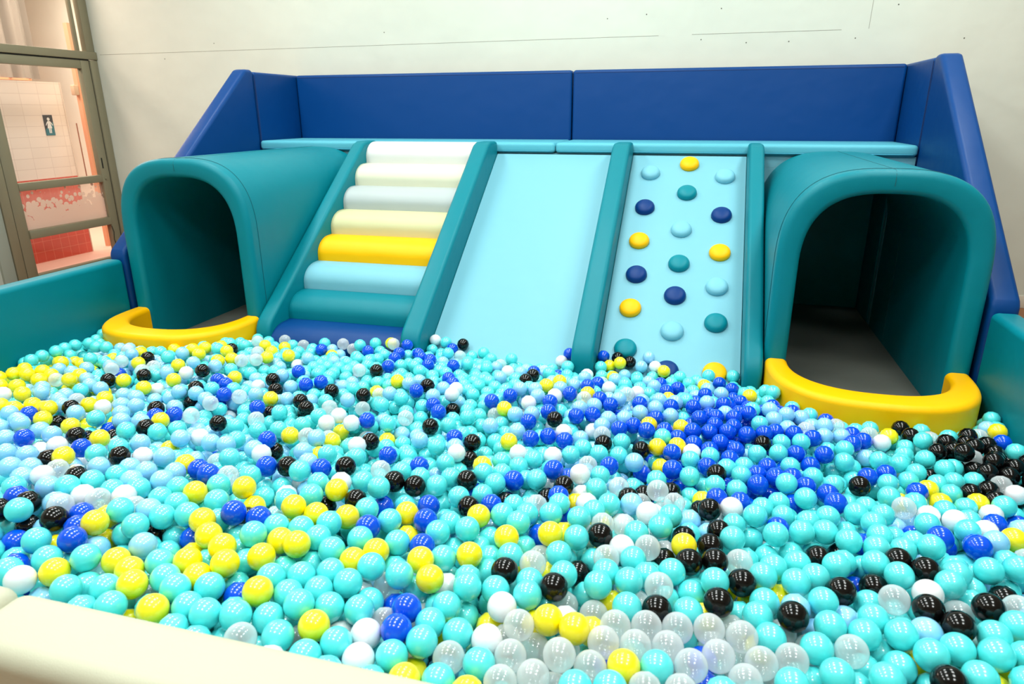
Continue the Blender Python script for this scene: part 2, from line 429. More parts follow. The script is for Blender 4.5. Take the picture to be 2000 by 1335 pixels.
for k, c in TC.items():
    box('passage_side', (c - 0.40, 0.052, 0.0), (c - 0.352, 0.43, 1.05), TEAL, pf, bev=0.01)
    box('passage_side', (c + 0.352, 0.052, 0.0), (c + 0.40, 0.43, 1.05), TEAL, pf, bev=0.01)
    box('passage_back', (c - 0.40, 0.431, 0.0), (c + 0.40, 0.49, 1.05), TEAL, pf, bev=0.01)
    box('passage_roof', (c - 0.40, 0.052, 1.051), (c + 0.40, 0.49, 1.088), TEAL, pf)
XM = -0.528
for a, b, lab in ((XL_ + 0.004, XM - 0.002, 'light blue padded deck mat above the stairs, nearer the window'), (XM + 0.002, XR_ - 0.004, 'light blue padded deck mat above the dotted climbing ramp')):
    t = thing('deck_mat', lab, 'mat', ((a + b) / 2, 0.29, PT), 'padded deck mats on the platform')
    box('mat_cushion', (a, -0.03, PT + 0.001), (b, 0.592, 1.203), DECKM, t, bev=0.024, seg=6)
    tube('piping', [(a + 0.03, -0.0302, PT + 0.014), (b - 0.03, -0.0302, PT + 0.014)], 0.002, SEAML, t)

# tall blue pads behind the deck
for a, b, lab in ((XL_ + 0.002, XM - 0.004, 'tall royal blue padded back panel behind the stairs'), (XM + 0.004, XR_ - 0.002, 'tall royal blue padded back panel behind the climbing ramp')):
    t = thing('padded_back_panel', lab, 'padded panel', ((a + b) / 2, 0.655, 0), 'blue back panels above the deck')
    box('foam_panel', (a, 0.595, 0.0), (b, 0.715, 1.722), BLUE, t, bev=0.022, seg=5)
    tube('piping', [(a + 0.02, 0.5955, 1.70), (b - 0.02, 0.5955, 1.70)], 0.0018, SEAMB, t)
# the sloping side walls of the platform
for x0, x1, side, lab in ((XL_ - 0.12, XL_, 'L', 'royal blue sloping padded side wall on the window side of the platform'), (XR_, XR_ + 0.125, 'R', 'royal blue sloping padded side wall past the far tunnel')):
    t = thing('sloped_side_wall', lab, 'padded wall', ((x0 + x1) / 2, -0.4, 0))
    prism('back_section', [(0.008, 0), (0.715, 0), (0.715, 1.722), (0.008, 1.722)], 0, x0, x1, BLUE, t, bev=0.02, seg=5)
    prism('sloped_section', [(0.0, 0), (0.0, 1.737), (-0.10, 1.737), (-1.56, 0.60), (-1.578, 0.57), (-1.578, 0)], 0, x0, x1, BLUE, t, bev=0.028, seg=6)
    xi = x1 + 0.0005 if side == 'L' else x0 - 0.0005
    tube('seam', [(xi, 0.004, 0.05), (xi, 0.004, 1.70)], 0.0022, SEAMB, t)

# ------------------------------------------------------------------ tunnels
def sup(c, hw, z0, hz, n, k=40):
    pts = []
    for i in range(k + 1):
        a = math.pi * i / k
        cs, sn = math.cos(a), math.sin(a)
        pts.append((c - hw * math.copysign(abs(cs) ** (2 / n), cs), z0 + hz * abs(sn) ** (2 / n)))
    return pts
def arch_shell(c, y0, y1, name, parent, mat, outer=(0.462, 0.68, 0.482, 2.85), inner=(0.356, 0.68, 0.374, 2.7), rr=0.035):
    bm = bmesh.new()
    K = 44
    def loop(kind, f, shrink=0.0):
        hw, z0, hz, n = outer if kind == 'o' else inner
        s = -shrink if kind == 'o' else shrink
        up = sup(c, hw + s, z0, hz + s, n, K)
        left = [(up[0][0], z) for z in (0.0, 0.2, 0.4, 0.58)]
        right = [(up[-1][0], z) for z in (0.58, 0.4, 0.2, 0.0)]
        return [bm.verts.new((p[0], f, p[1])) for p in left + up + right]
    secs = []
    # outer skin from back to front, rounded nose, inner skin from front to back
    for y in (y1, y1 - 0.4, y1 - 0.9, y0 + rr): secs.append(loop('o', y))
    for i in range(1, 7):
        a = math.pi / 2 * i / 6
        secs.append(loop('o', y0 + rr - rr * math.sin(a), rr * (1 - math.cos(a))))
    for i in range(5, -1, -1):
        a = math.pi / 2 * i / 6
        secs.append(loop('i', y0 + rr - rr * math.sin(a), rr * (1 - math.cos(a))))
    for y in (y1 - 0.9, y1 - 0.4, y1): secs.append(loop('i', y))
    for a, b in zip(secs, secs[1:]):
        for k in range(len(a) - 1): bm.faces.new((a[k], a[k + 1], b[k + 1], b[k]))
    a, b = secs[-1], secs[0]
    for k in range(len(a) - 1): bm.faces.new((a[k], a[k + 1], b[k + 1], b[k]))
    bm.faces.new([s[0] for s in secs]); bm.faces.new([s[-1] for s in secs][::-1])
    return finish(bm, name, mat, parent, angle=50)
for side, lab in (('L', 'teal padded crawl tunnel beside the coloured stairs'), ('R', 'teal padded crawl tunnel beside the dotted climbing ramp')):
    c = TC[side]
    t = thing('crawl_tunnel', lab, 'tunnel', (c, -0.8, 0))
    arch_shell(c, -1.58, -0.0315, 'arch', t, TEAL)
    zc = 1.162
    tube('crown_seam', [(c, -0.034, zc + 0.0002), (c, -0.8, zc + 0.0002), (c, -1.545, zc + 0.0002), (c, -1.562, zc - 0.005), (c, -1.575, zc - 0.018), (c, -1.5805, zc - 0.036), (c, -1.5805, 1.09)], 0.0014, SEAM, t)
    for sgn in (-1, 1):
        tube('lining_seam', [(c + sgn * 0.3557, -0.42, 0.01), (c + sgn * 0.3557, -0.42, 0.7)], 0.0022, SEAM, t)
    # stitched seam round the mouth
    o_ = sup(c, 0.4635, 0.68, 0.4835, 2.85, 40)
    tube('mouth_seam', [(o_[0][0], -1.50, 0.25), (o_[0][0], -1.50, 0.5)] + [(p[0], -1.50, p[1]) for p in o_] + [(o_[-1][0], -1.50, 0.5), (o_[-1][0], -1.50, 0.25)], 0.0012, SEAM, t)

# curved yellow bumpers across the tunnel mouths
def bumper(c, lab):
    t = thing('curved_bumper', lab, 'bumper', (c, -1.8, 0))
    bm = bmesh.new(); K = 48; rr = 0.03; H = 0.235
    def pts(hw, dp, n):
        r = []
        for i in range(K + 1):
            a = math.pi * i / K; cs, sn = math.cos(a), math.sin(a)
            r.append((c - hw * math.copysign(abs(cs) ** (2 / n), cs), -1.582 - dp * abs(sn) ** (2 / n)))
        return r
    def ring(off_o, z, outer):
        p = pts(0.458 - off_o, 0.50 - off_o, 2.6) if outer else pts(0.352 + off_o, 0.345 + off_o, 2.4)
        return [bm.verts.new((x, y, z)) for x, y in p]
    secs = [ring(0, 0.0, True), ring(0, 0.1, True)]
    for i in range(7):
        a = math.pi / 2 * i / 6; secs.append(ring(rr * (1 - math.cos(a)), H - rr + rr * math.sin(a), True))
    for i in range(6, -1, -1):
        a = math.pi / 2 * i / 6; secs.append(ring(rr * (1 - math.cos(a)), H - rr + rr * math.sin(a), False))
    secs.append(ring(0, 0.0, False))
    for a, b in zip(secs, secs[1:]):
        for k in range(K): bm.faces.new((a[k], a[k + 1], b[k + 1], b[k]))
    a, b = secs[-1], secs[0]
    for k in range(K): bm.faces.new((a[k], a[k + 1], b[k + 1], b[k]))
    bm.faces.new([s[0] for s in secs]); bm.faces.new([s[-1] for s in secs][::-1])
    finish(bm, 'foam_curve', YELL, t, angle=50)
bumper(TC['L'], 'curved yellow bumper across the mouth of the tunnel by the stairs')
bumper(TC['R'], 'curved yellow bumper across the mouth of the tunnel by the climbing ramp')

# ------------------------------------------------------------------ dividers, stairs, slide, climbing ramp
def top_line(y): return 1.156 + 0.704 * y
def divider(x0, x1, lab):
    t = thing('padded_divider', lab, 'padded divider', ((x0 + x1) / 2, -0.8, 0), 'teal dividers between the slides')
    L = 0.222
    poly = [(-0.032, 0.0), (-0.032, 1.125), (-0.032, 1.215), (-0.19, 1.228)]
    ya = -0.25
    # top runs down, then a round nose
    yn, zn, R = -1.525, 0.0, 0.13
    ang = math.atan(0.704)
    poly = [(-0.032, 0.0), (-0.032, 1.212), (-0.20, 1.212), (-0.26, 1.156 + L - 0.704 * 0.26)]
    cyn = -1.53; czn = top_line(cyn) + L - R / math.cos(ang)
    for i in range(9):
        a = math.pi / 2 + ang + (math.pi / 2 - ang) * i / 8
        poly.append((cyn + R * math.cos(a), czn + R * math.sin(a)))
    poly.append((cyn - R, 0.0))
    finish(prism_bm([(p[0], p[1]) for p in poly], 0, x0, x1, bev=0.024, seg=6), 'foam_wedge', TEAL, t, angle=50)
divider(-2.022, -1.922, 'teal padded divider between the near tunnel and the coloured stairs')
divider(-1.078, -0.957, 'teal padded divider between the coloured stairs and the plain slide')
divider(-0.088, 0.033, 'teal padded divider between the plain slide and the dotted climbing ramp')
divider(0.792, 0.884, 'teal padded divider between the climbing ramp and its tunnel')

st = thing('padded_staircase', 'padded stairs of eight rounded steps in different colours', 'stairs', (-1.5, -0.8, 0))
step_cols = [(WHITEV, 'white'), (IVORY, 'ivory'), (GREYV, 'light grey'), (BUTTER, 'pale butter yellow'), (YELL, 'bright yellow'), (AQUA, 'light blue'), (TEAL, 'teal'), (BLUE, 'royal blue')]
yl = [-0.242 - 0.1988 * k for k in range(7)]
zl = [1.233 + 0.727 * y for y in yl]
for k in range(8):
    y_lo = yl[k] if k < 7 else yl[6] - 0.235
    z_lo = zl[k] if k < 7 else 0.0
    y_up = yl[k - 1] if k > 0 else -0.034
    z_up = zl[k - 1] if k > 0 else 1.205
    ry, rz = min(0.15, (y_up - y_lo) * 0.75), (0.105 if k < 7 else 0.12)
    poly = [(y_up + (0.0 if k == 0 else 0.09), z_lo if k < 7 else 0.0), (y_up + (0.0 if k == 0 else 0.09), z_up - 0.001 if k == 0 else z_up)]
    if k > 0: poly[1] = (y_up + 0.001, z_up)
    if k > 0: poly[0] = (y_up + 0.001, z_lo)
    zc_ = z_up - rz
    for i in range(11):
        a = math.pi / 2 + math.pi / 2 * i / 10
        poly.append((y_lo + ry + ry * math.cos(a), zc_ + rz * math.sin(a)))
    if zc_ > z_lo + 0.002: poly.append((y_lo, z_lo))
    s = finish(prism_bm(poly, 0, -1.920, -1.080, bev=0.0), 'step', step_cols[k][0], st, angle=50)
    s['label'] = step_cols[k][1] + ' rounded step'
prism('base_wedge', [(-0.036, 0.0), (-0.036, 1.05), (-1.42, 0.0)], 0, -1.915, -1.085, TEAL, st)

def ramp(name, x0, x1, lab, cat):
    t = thing(name, lab, cat, ((x0 + x1) / 2, -0.8, 0))
    n = 24
    top = [(-0.034, 1.135)]
    poly = [(-0.034, 0.0), (-0.034, 1.122), (-0.05, top_line(-0.05))]
    y = -0.3
    while y > -1.601:
        poly.append((y, top_line(y))); y -= 0.1
    poly.append((-1.64, 0.0))
    prism('foam_ramp', poly, 0, x0, x1, AQUA, t)
    return t
ramp('slide', -0.954, -0.091, 'plain light blue padded slide between the stairs and the climbing ramp', 'slide')
cr = ramp('climbing_ramp', 0.036, 0.789, 'light blue climbing ramp dotted with round coloured holds', 'climbing ramp')
slope = math.atan(0.704)
HM = {'Y': (vinyl('yellow_hold', (250, 184, 0)), 'yellow hold'), 'L': (vinyl('light_blue_hold', (120, 186, 204)), 'light blue hold'),
      'T': (vinyl('teal_hold', (0, 128, 142)), 'teal hold'), 'B': (vinyl('navy_hold', (0, 52, 116)), 'navy blue hold')}
def hold_mesh(mat):
    bm = bmesh.new(); n = 36; rings = []
    R = 0.0625
    prof = [(1.0, 0.0), (1.01, 0.008), (1.0, 0.017), (0.95, 0.026), (0.86, 0.033), (0.7, 0.039), (0.5, 0.0425), (0.25, 0.0445)]
    for r_, h_ in prof:
        rings.append([bm.verts.new((R * r_ * math.cos(2 * math.pi * k / n), R * r_ * math.sin(2 * math.pi * k / n), h_)) for k in range(n)])
    for a, b in zip(rings, rings[1:]):
        for k in range(n): bm.faces.new((a[k], a[(k + 1) % n], b[(k + 1) % n], b[k]))
    c = bm.verts.new((0, 0, 0.045))
    for k in range(n): bm.faces.new((rings[-1][k], rings[-1][(k + 1) % n], c))
    bm.faces.new(rings[0][::-1])
    me = bpy.data.meshes.new('hold')
    for f in bm.faces: f.smooth = True
    bm.to_mesh(me); bm.free(); me.materials.append(mat)
    return me
hmesh = {k: hold_mesh(v[0]) for k, v in HM.items()}
for x, y, k in ((.423, -.111, 'Y'), (.172, -.190, 'L'), (.658, -.209, 'L'), (.425, -.347, 'T'), (.169, -.468, 'B'), (.649, -.509, 'B'), (.413, -.624, 'L'),
                (.165, -.717, 'Y'), (.652, -.775, 'Y'), (.420, -.861, 'T'), (.178, -.947, 'B'), (.646, -.998, 'L'), (.416, -1.068, 'B'), (.172, -1.162, 'Y'),
                (.652, -1.216, 'T'), (.420, -1.281, 'L'), (.178, -1.401, 'T'), (.414, -1.503, 'B'), (.660, -1.491, 'Y')):
    y2 = y - 0.016
    h = bpy.data.objects.new('climbing_hold', hmesh[k]); COL.objects.link(h); h.parent = cr
    h.location = Vector((x, y2, top_line(y2) - 0.001)) - cr.location
    h.rotation_euler = (slope, 0, 0)
    h['label'] = HM[k][1]

# ------------------------------------------------------------------ the balls
def ball_mat(name, rgb, rough=0.45, ior=1.65, coat=1.0, crough=0.05, spec=0.5):
    m = pm(name, rgb, rough, spec, ior=ior, coat=coat)
    m.node_tree.nodes['Principled BSDF'].inputs['Coat Roughness'].default_value = crough
    return m
def clear_ball_mat():
    # a thin hollow shell of clear plastic: see-through in the middle, milky where it is seen edge-on
    m = bpy.data.materials.new('clear_plastic'); m.use_nodes = True
    nt = m.node_tree; nt.nodes.clear(); N = nt.nodes.new; L = nt.links.new
    out = N('ShaderNodeOutputMaterial'); a = N('ShaderNodeMixShader'); b = N('ShaderNodeMixShader'); c = N('ShaderNodeMixShader')
    tr = N('ShaderNodeBsdfTransparent'); tr.inputs[0].default_value = (0.97, 0.98, 0.98, 1)
    df = N('ShaderNodeBsdfDiffuse'); df.inputs[0].default_value = (0.92, 0.95, 0.97, 1)
    tl = N('ShaderNodeBsdfTranslucent'); tl.inputs[0].default_value = (0.92, 0.95, 0.97, 1)
    gl = N('ShaderNodeBsdfGlossy'); gl.inputs['Roughness'].default_value = 0.12
    lw = N('ShaderNodeLayerWeight'); lw.inputs['Blend'].default_value = 0.5
    mr = N('ShaderNodeMapRange'); mr.inputs['To Min'].default_value = 0.30; mr.inputs['To Max'].default_value = 0.74
    fr = schlick(nt, 0.05)
    c.inputs[0].default_value = 0.35
    L(df.outputs[0], c.inputs[1]); L(tl.outputs[0], c.inputs[2])
    L(lw.outputs['Facing'], mr.inputs['Value']); L(mr.outputs['Result'], a.inputs[0])
    L(tr.outputs[0], a.inputs[1]); L(c.outputs[0], a.inputs[2])
    L(fr.outputs[0], b.inputs[0]); L(a.outputs[0], b.inputs[1]); L(gl.outputs[0], b.inputs[2]); L(b.outputs[0], out.inputs[0])
    return m
BM = {'T': ball_mat('turquoise_plastic', (76, 218, 220)), 'L': ball_mat('pale_blue_plastic', (134, 202, 240)), 'B': ball_mat('deep_blue_plastic', (0, 76, 212), 0.2, 1.45, 0.6, spec=0.3),
      'Y': ball_mat('lemon_plastic', (248, 228, 0), 0.4, 1.5, 0.8), 'K': ball_mat('black_plastic', (9, 8, 8), 0.12, 1.5, 0.0, spec=0.4), 'W': ball_mat('white_plastic', (230, 232, 236)),
      'C': clear_ball_mat()}
KEYS = 'TLBYKWC'
# where the settled balls lie: x, y, z in millimetres and the colour, folded into one number each; the 300 nearest first
BX, BY, BZ = -2935, -4200, 35
BALL_DATA = [
    38580817085, 47649393953, 35010725988, 42448684445, 49172685016, 41782126959, 47125986425, 43055850424, 45757213410, 38771539033, 36629069897, 37295886494, 37331299417, 39568779487, 48363519939, 34427454432,
    44924195869, 29203256698, 32107017582, 32880443981, 40960960432, 40163600942, 42222864431, 44436582936, 45269043883, 31392849572, 37998122956, 30107961264, 35796087368, 33404229402, 44269541847, 43507843854,
    49744518408, 38057041931, 34201588997, 45376665390, 31416943691, 35748732376, 39354344910, 26359307187, 42473110922, 47293030910, 43805644820, 37212964467, 40378035431, 32892714995, 30048195205, 32131353072,
    35463615502, 36581714902, 37879507985, 28489568135, 27703793694, 39081565432, 34285529498, 33392980544, 32083462530, 41187294917, 36629685937, 28406513250, 48637475471, 45376997834, 48102160929, 48601260918,
    32476687600, 43175567852, 24086589198, 39938487918, 35082605376, 44734611327, 40592473424, 49054580890, 34130433990, 46447206862, 46209640883, 41401732896, 43532175827, 27704045705, 24514656593, 33653859937,
    22979528647, 50566300729, 40807180931, 29882543715, 47745622855, 30750407065, 39783213931, 29144516180, 40009551925, 34915767411, 48614487324, 47828205349, 49470461411, 46055892771, 45984111296, 28359336775,
    47269832750, 25110321608, 23027909285, 34952412379, 43091130361, 43818353292, 23539010603, 22968164228, 42390090897, 36261251415, 37319133424, 21457081251, 50757117175, 50160801453, 47827655929, 49162317785,
    40818807887, 35831542397, 26967306263, 46590671848, 41663763855, 37712421025, 38023175827, 24658524177, 21778097670, 19981484796, 33690743012, 32489112383, 28417926614, 34178821348, 30655732072, 34405425348,
    25526261572, 44426030194, 43009730715, 46971072659, 37653950362, 30870341558, 24253710705, 38749191303, 45306763159, 40653513278, 46722793194, 45353575764, 26382865628, 41640716261, 41140709778, 36225299390,
    46092250631, 23242347289, 27061816645, 42426200240, 37154454851, 28538417673, 31441020037, 43187898165, 33477123806, 39938890299, 31680255355, 36975450861, 51399349785, 26895563201, 29953502649, 43855201103,
    40319952742, 31370407488, 41771290568, 31357965037, 26264446621, 43782306764, 26039641631, 35785811316, 44185993334, 24812594068, 27728437208, 29193421533, 30607316648, 30299736463, 30738790579, 38010645897,
    48328516360, 24385377054, 35940791306, 30073409072, 42308323460, 47114915544, 37904522313, 30455062932, 29109117110, 49294239413, 36845509701, 41462506697, 31679488991, 30156464079, 44949213666, 46697589505,
    47425589519, 22813229614, 26990168142, 32108095449, 27751883589, 25706126642, 52411678903, 21612243141, 45866993886, 26253120757, 46805256547, 49638905575, 28503057030, 32798995294, 31324133621, 32109617603,
    26956560932, 51709449436, 40380698553, 36178231327, 25444001205, 35179376687, 42295611635, 39069500574, 40154028150, 39523489111, 25586006582, 50983671963, 31977979281, 34405785697, 47543854673, 39891762743,
    39117748305, 45260349428, 35668231998, 30656956897, 39212703348, 48152364250, 20219330287, 43771802662, 32368551509, 19993927205, 44187466708, 44225087755, 28561902621, 35451637991, 37286845545, 39116110446,
    50853009898, 25385799378, 34787558472, 31227848927, 43093821447, 20957487753, 33085641572, 38738008631, 19172806136, 46007704520, 48007748233, 41559484253, 24802090516, 34204283540, 20267851107, 46878416944,
    36227721091, 20780422328, 45746817946, 38072010991, 40951265229, 49080382260, 33310247343, 39925366453, 29479437792, 30514905698, 29371148093, 28454368418, 24443462834, 47818065596, 37082298855, 53162211739,
    22159996537, 29347631554, 46173775998, 32881336179, 27752765637, 50577595347, 23315335785, 32454224196, 22194205614, 39239152268, 28230221261, 40833741713, 49447494327, 23873201150, 32797738778, 39510696734,
    16019631503, 46402049505, 47986439662, 52984901862, 35022282900, 49197216039, 49757629133, 23253903863, 47841617124, 23755110955, 22517220503, 33204260089, 81928, 666433202, 1428116746, 1892101582,
    2499134365, 3165401484, 3189344586, 3820087048, 3879401225, 4308007648, 4319701673, 4748101219, 4831583540, 5414641169, 5616801554, 6307029274, 6438110840, 6842500855, 6866514851, 7270901295,
    7627968215, 7699511289, 7723100882, 8127701333, 8389708061, 8544200904, 8615835459, 8627501785, 8984501323, 9293998910, 9460501743, 9758092330, 9984335452, 10055500910, 10400842970, 10507701424,
    10793531875, 10864700987, 11138569302, 11209801687, 11590691869, 11745301309, 12364100882, 12376158782, 12542601645, 12983058319, 13006701197, 13351882110, 13494804198, 13577900847, 13923001295, 13994610798,
    14387100812, 14422997288, 14815707299, 14910701274, 15077483589, 15208200812, 15565351634, 15636601525, 16005500826, 16279431826, 16314960760, 16636201694, 16802800847, 17124101295, 17171907354, 17612200780,
    17623900868, 17647701680, 18123701274, 18147686403, 18564001696, 18611797309, 18623500882, 19111401330, 19337605903, 19480466117, 19944401372, 20063400889, 20123139337, 20432517882, 20646589068, 20860700952,
    21241710867, 21360567823, 21658000847, 22062810840, 22181667760, 22479100819, 22776832337, 22978901239, 23454901638, 23538421606, 23800222075, 23847601204, 24347593690, 24525901491, 24776042250, 24942608068,
    25168501183, 25632811295, 25906494263, 26358501610, 26465828674, 27001339540, 27179601526, 27631927855, 27976901386, 28476722779, 28941004589, 29345401715, 29797804638, 30202201771, 30618883554, 31344692708,
    31903901281, 32082590610, 32499055141, 32594101547, 33320176225, 33427101561, 33855501092, 34117434470, 34700401707, 35164500672, 35188479578, 35819225456, 36152201449, 36247597037, 36735301099, 37175811078,
    37175600679, 37627801092, 38080001505, 38115900592, 38603601120, 39079800668, 39567501168, 40007800713, 40352981620, 40436410700, 41138301189, 41269407186, 41650000811, 41757269161, 42387801042, 42542742571,
    42923493130, 43185101176, 43839810594, 43934860508, 44434737878, 44744000980, 45029831987, 45862821460, 46064901127, 46433985997, 46814660447, 47600140966, 47802300490, 48278300981, 48635486725, 49444501414,
    49516139001, 50075435872, 50277501435, 50765401008, 50991627442, 51753101442, 52431415023, 52431538013, 53121797260, 53335800994, 53752300575, 53835800508, 54323501015, 54537904295, 54787601533, 55263601113,
    56287001232, 56287231511, 347956, 512089348, 749956795, 1202241194, 1297573319, 2011392103, 2094827798, 2546972195, 3070488554, 3606047698, 4332017291, 4915072232, 5117483812, 5474334103,
    5641087732, 5664698319, 6081181274, 6117088152, 6688252795, 7402190075, 8175714337, 8604183896, 8806414659, 9115649844, 9306157896, 9674992195, 9901214274, 10365341875, 10627149694, 10972203718,
    11495750847, 11519530596, 11995603718, 12388234131, 12614459305, 12840458225, 13066681131, 13375968291, 13768651554, 14304235205, 14780241791, 15077644218, 15387181082, 15529833305, 15922561769, 16719777739,
    16934134847, 17160071159, 17350635295, 17719475369, 17945555096, 18623938872, 18861801889, 19421168851, 19682922902, 20051925159, 20813545375, 20920502274, 21646524354, 21753481267, 22265262124, 22467620826,
    22907970232, 23276813798, 23336325145, 23729052718, 24026429771, 24419221492, 24669183770, 24990351169, 25823445717, 26335083084, 26799134481, 27120581117, 27370396676, 27822513061, 28203445704, 28346050432,
    28596128631, 28631888607, 29095819669, 29417221568, 29464832586, 30250225090, 30321481988, 31202155124, 31464084239, 31654249704, 31666318549, 32308896634, 32844288561, 33141967481, 33701144498, 34141388092,
    34260588432, 34831560491, 34855510588, 35319656484, 35688475578, 36164552949, 37045065456, 37663907091, 38163661970, 38639703571, 39329928344, 39900988127, 40020117221, 40519952627, 41305275613, 41709910199,
    42531006643, 42971373536, 43364006615, 43387656528, 44220691494, 44256520567, 44768161872, 45565552431, 45589226872, 46017699511, 46624495086, 47302763859, 47862245845, 48159633445, 48933207071, 49480599637,
    51027582991, 51705749892, 51765428050, 52431841610, 53241066837, 53954958455, 54990307365, 55454364952, 55478287024, 55835053337, 56287357945, 614075, 678927348, 1143003267, 1726023082, 2547158089,
    3130247232, 3665716109, 3749204683, 4225008739, 4284658805, 4308508540, 4951027753, 5534170089, 6212459309, 6819328145, 7390489296, 7937886159, 8437745246, 8973300882, 9151622767, 9663371396,
    9723004814, 9758540687, 10460692810, 11079457340, 11484085844, 11876760812, 12126805056, 12519500785, 12614592718, 13269109777, 13507005198, 13649956103, 14102176690, 14447175603, 14625779777, 14958889211,
    15399195799, 15791903232, 16136897819, 16565315760, 16791576347, 16993747680, 17196176781, 17541195868, 17981496288, 18207732382, 18409801422, 18778866212, 19076398187, 19219022396, 19576110309, 20004563246,
    20040136389, 20432861323, 20647190396, 21253929767, 21444458861, 21777732788, 22075005240, 22265551840, 22598794302, 23098548312, 23407970202, 23895767784, 24324224190, 24621825284, 24978833061, 25145289169,
    25454807784, 25514116530, 25752252484, 26180592277, 26513849162, 26597033225, 27144622932, 27334938183, 27894147729, 28120376838, 28917568246, 29679235250, 29833850732, 30666857753, 30750231722, 31273925740,
    31749796638, 32059248669, 32618423014, 33463378948, 36640686414, 36724031428, 37533164955, 38163903091, 38616092172, 39068317078, 39532501476, 40115569633, 41019952133, 41840961098, 42578897529, 43102438399,
    43792501515, 43923569871, 44649301467, 44816027879, 45589506025, 46017847303, 46041825466, 46482079525, 46957905246, 47576802980, 48136176823, 48385974903, 48969138232, 49695038477, 50349394830, 50421011593,
    51039650586, 51598961449, 51884669536, 52729542019, 53324625711, 53729053952, 54347864816, 54359918432, 55014271508, 55752158868, 55906715753, 56287700497, 749889, 946379, 512460774, 714868854,
    1274190233, 1714368061, 2452167824, 3059228705, 3189947040, 3416274653, 3808858312, 4249253569, 4475251599, 4998851977, 5058246326, 5629516662, 6307816361, 6331781239, 6355434645, 6914877389,
    6938513302, 7819095872, 8509268173, 9044886704, 9556597603, 9699312861, 9996967211, 10472820484, 10603807326, 11032064134, 11436800298, 11472452013, 11888860599, 12257924770, 12269853610, 12674460190,
    13031362589, 13102768763, 13281139690, 13507474253, 13864274263, 14114266005, 14518921264, 14756827190, 15280433784, 15577941239, 16030046312, 16184883659, 16410864247, 16684714333, 17017841631, 17446233861,
    17684269344, 18088740187, 18100866973, 18517290387, 18874261896, 19326444823, 19421725785, 19600039397, 20135588823, 20230896889, 20266671446, 20956657330, 21052000376, 21480463790, 21646983899, 21873065354,
    22301521753, 22706058326, 22825055645, 23301002669, 23848405798, 23967402956, 24621972676, 25109924798, 25443030704, 25716794152, 26287857169, 26526011756, 26990037873, 27608897722, 27787393746, 28394231173,
    28763102655, 29179687040, 29548548967, 29655592197, 30096010819, 30214920680, 30488602690, 30881464166, 30905186291, 31571439277, 31595334707, 31869097239, 32071431735, 32380654068, 32666376120, 33189909979,
    33844472151, 34058546991, 34844031029, 35617446935, 36379218435, 37247820449, 37676227029, 38068850476, 38473664039, 38580616598, 40734625952, 41960171337, 42245939028, 42543330129, 43388139472, 43412107088,
    43900035480, 44435346508, 44875797330, 45553946872, 46434777851, 47053346739, 47731744480, 48065021900, 48552823522, 48707666638, 49195581053, 49219241463, 49611867558, 50087983386, 51182702564, 51325653443,
    51622984631, 51896832064, 52313321137, 52598802529, 53039116095, 53193963858, 53919727491, 54360160022, 54717006344, 55609502781, 56287840945, 1156634, 619903803, 1048289348, 1441028295, 1774308341,
    2131091761, 2559484319, 2761903999, 3321175320, 3749561739, 4213661326, 4582617761, 4951413342, 5379847767, 5403801375, 5903441159, 6010705303, 6415269882, 6843684321, 7236401389, 7426609337,
    7736005389, 7997865674, 8473952809, 8557133382, 8795095632, 9295014316, 9378233361, 10163710326, 10461183061, 10984817298, 11032305732, 11508393596, 11794017270, 11853402203, 12424794627, 12841196249,
    12900718040, 13269701634, 13745515750, 13828928590, 14292937176, 14423955756, 15066433865, 15173575277, 15768704987, 15899458365, 15923184305, 16435084638, 16542159333, 16696695302, 17315571910, 17398893456,
    17898585278, 18255721337, 18707851743, 18767399896, 19136317851, 19469556939, 19505105473, 19897819921, 20171638389, 20671319732, 21016427264, 21147508950, 21373524368, 22051755138, 22325468347, 22849097264,
    22992018833, 23051323309, 23372601819, 23503722851, 23872416218, 24205690228, 24324601805, 24515173732, 24931662812, 25062419970, 25395808732, 25800335638, 26050095253, 26847472247, 27145000694, 27644835281,
    28572933788, 29132258892, 29477365267, 29774934833, 30012914673, 30310337239, 30905509172, 31131409204, 31619522642, 31643172568, 32333400155, 32452299122, 33106973753, 33439988008, 33475902193, 33737491970,
    34368359585, 34534855045, 35225142037, 35605809380, 36034198110, 36296173956, 36415051029, 36855280629, 37248037049, 37652633976, 38128630057, 38152608144, 38604608664, 38961633613, 40603910605, 41056019976,
    41401263070, 41567688924, 41877147907, 42531651890, 42793514399, 43090888021, 43662259619, 44316675872, 45125938698, 45625588449, 45982700028, 47220205690, 47648822908, 48303161522, 48541304626, 48755396928,
    49564565519, 50647388085, 51349617578, 52230186442, 52634747522, 53551155945, 53955665386, 54372297924, 54848196802, 55205304917, 55597833963, 56288124711, 1383915, 834390936, 1417490586, 1607831561,
    2119628841, 2190836767, 2595429326, 2667036232, 3143011333, 3226147219, 3690450211, 3880640561, 4451959288, 4773140680, 5189839397, 5261106815, 5856184125, 7093777090, 7569821889, 7676743844,
    8057529403, 8414694289, 8783534361, 9247690761, 9556964340, 9842740103, 9949661274, 10378271204, 10532841298, 10782640218, 11211250197, 11615636697, 12044253669, 12139296561, 12853411697, 12972334228,
    13293645589, 13579367480, 13960020795, 14305232244, 14733443704, 15019113270, 15138030159, 15221543183, 15721325298, 15804513921, 16328254180, 16530542826, 16601803225, 17101684082, 17220609854, 17708503294,
    17934735896, 18375053814, 18505789659, 18672441389, 18993802181, 19136559295, 19422043396, 19886354324, 19898057803, 20088586889, 20540811907, 20731243877, 20778671536, 21540422400, 21790172302, 22254405609,
    22349660823, 22682640288, 23170746788, 23468214833, 23979863159, 24051283676, 24907947639, 25467468278, 25729229316, 26228833267, 26526361722, 27014449869, 27050006795, 27145312348, 27359339854, 27775858250,
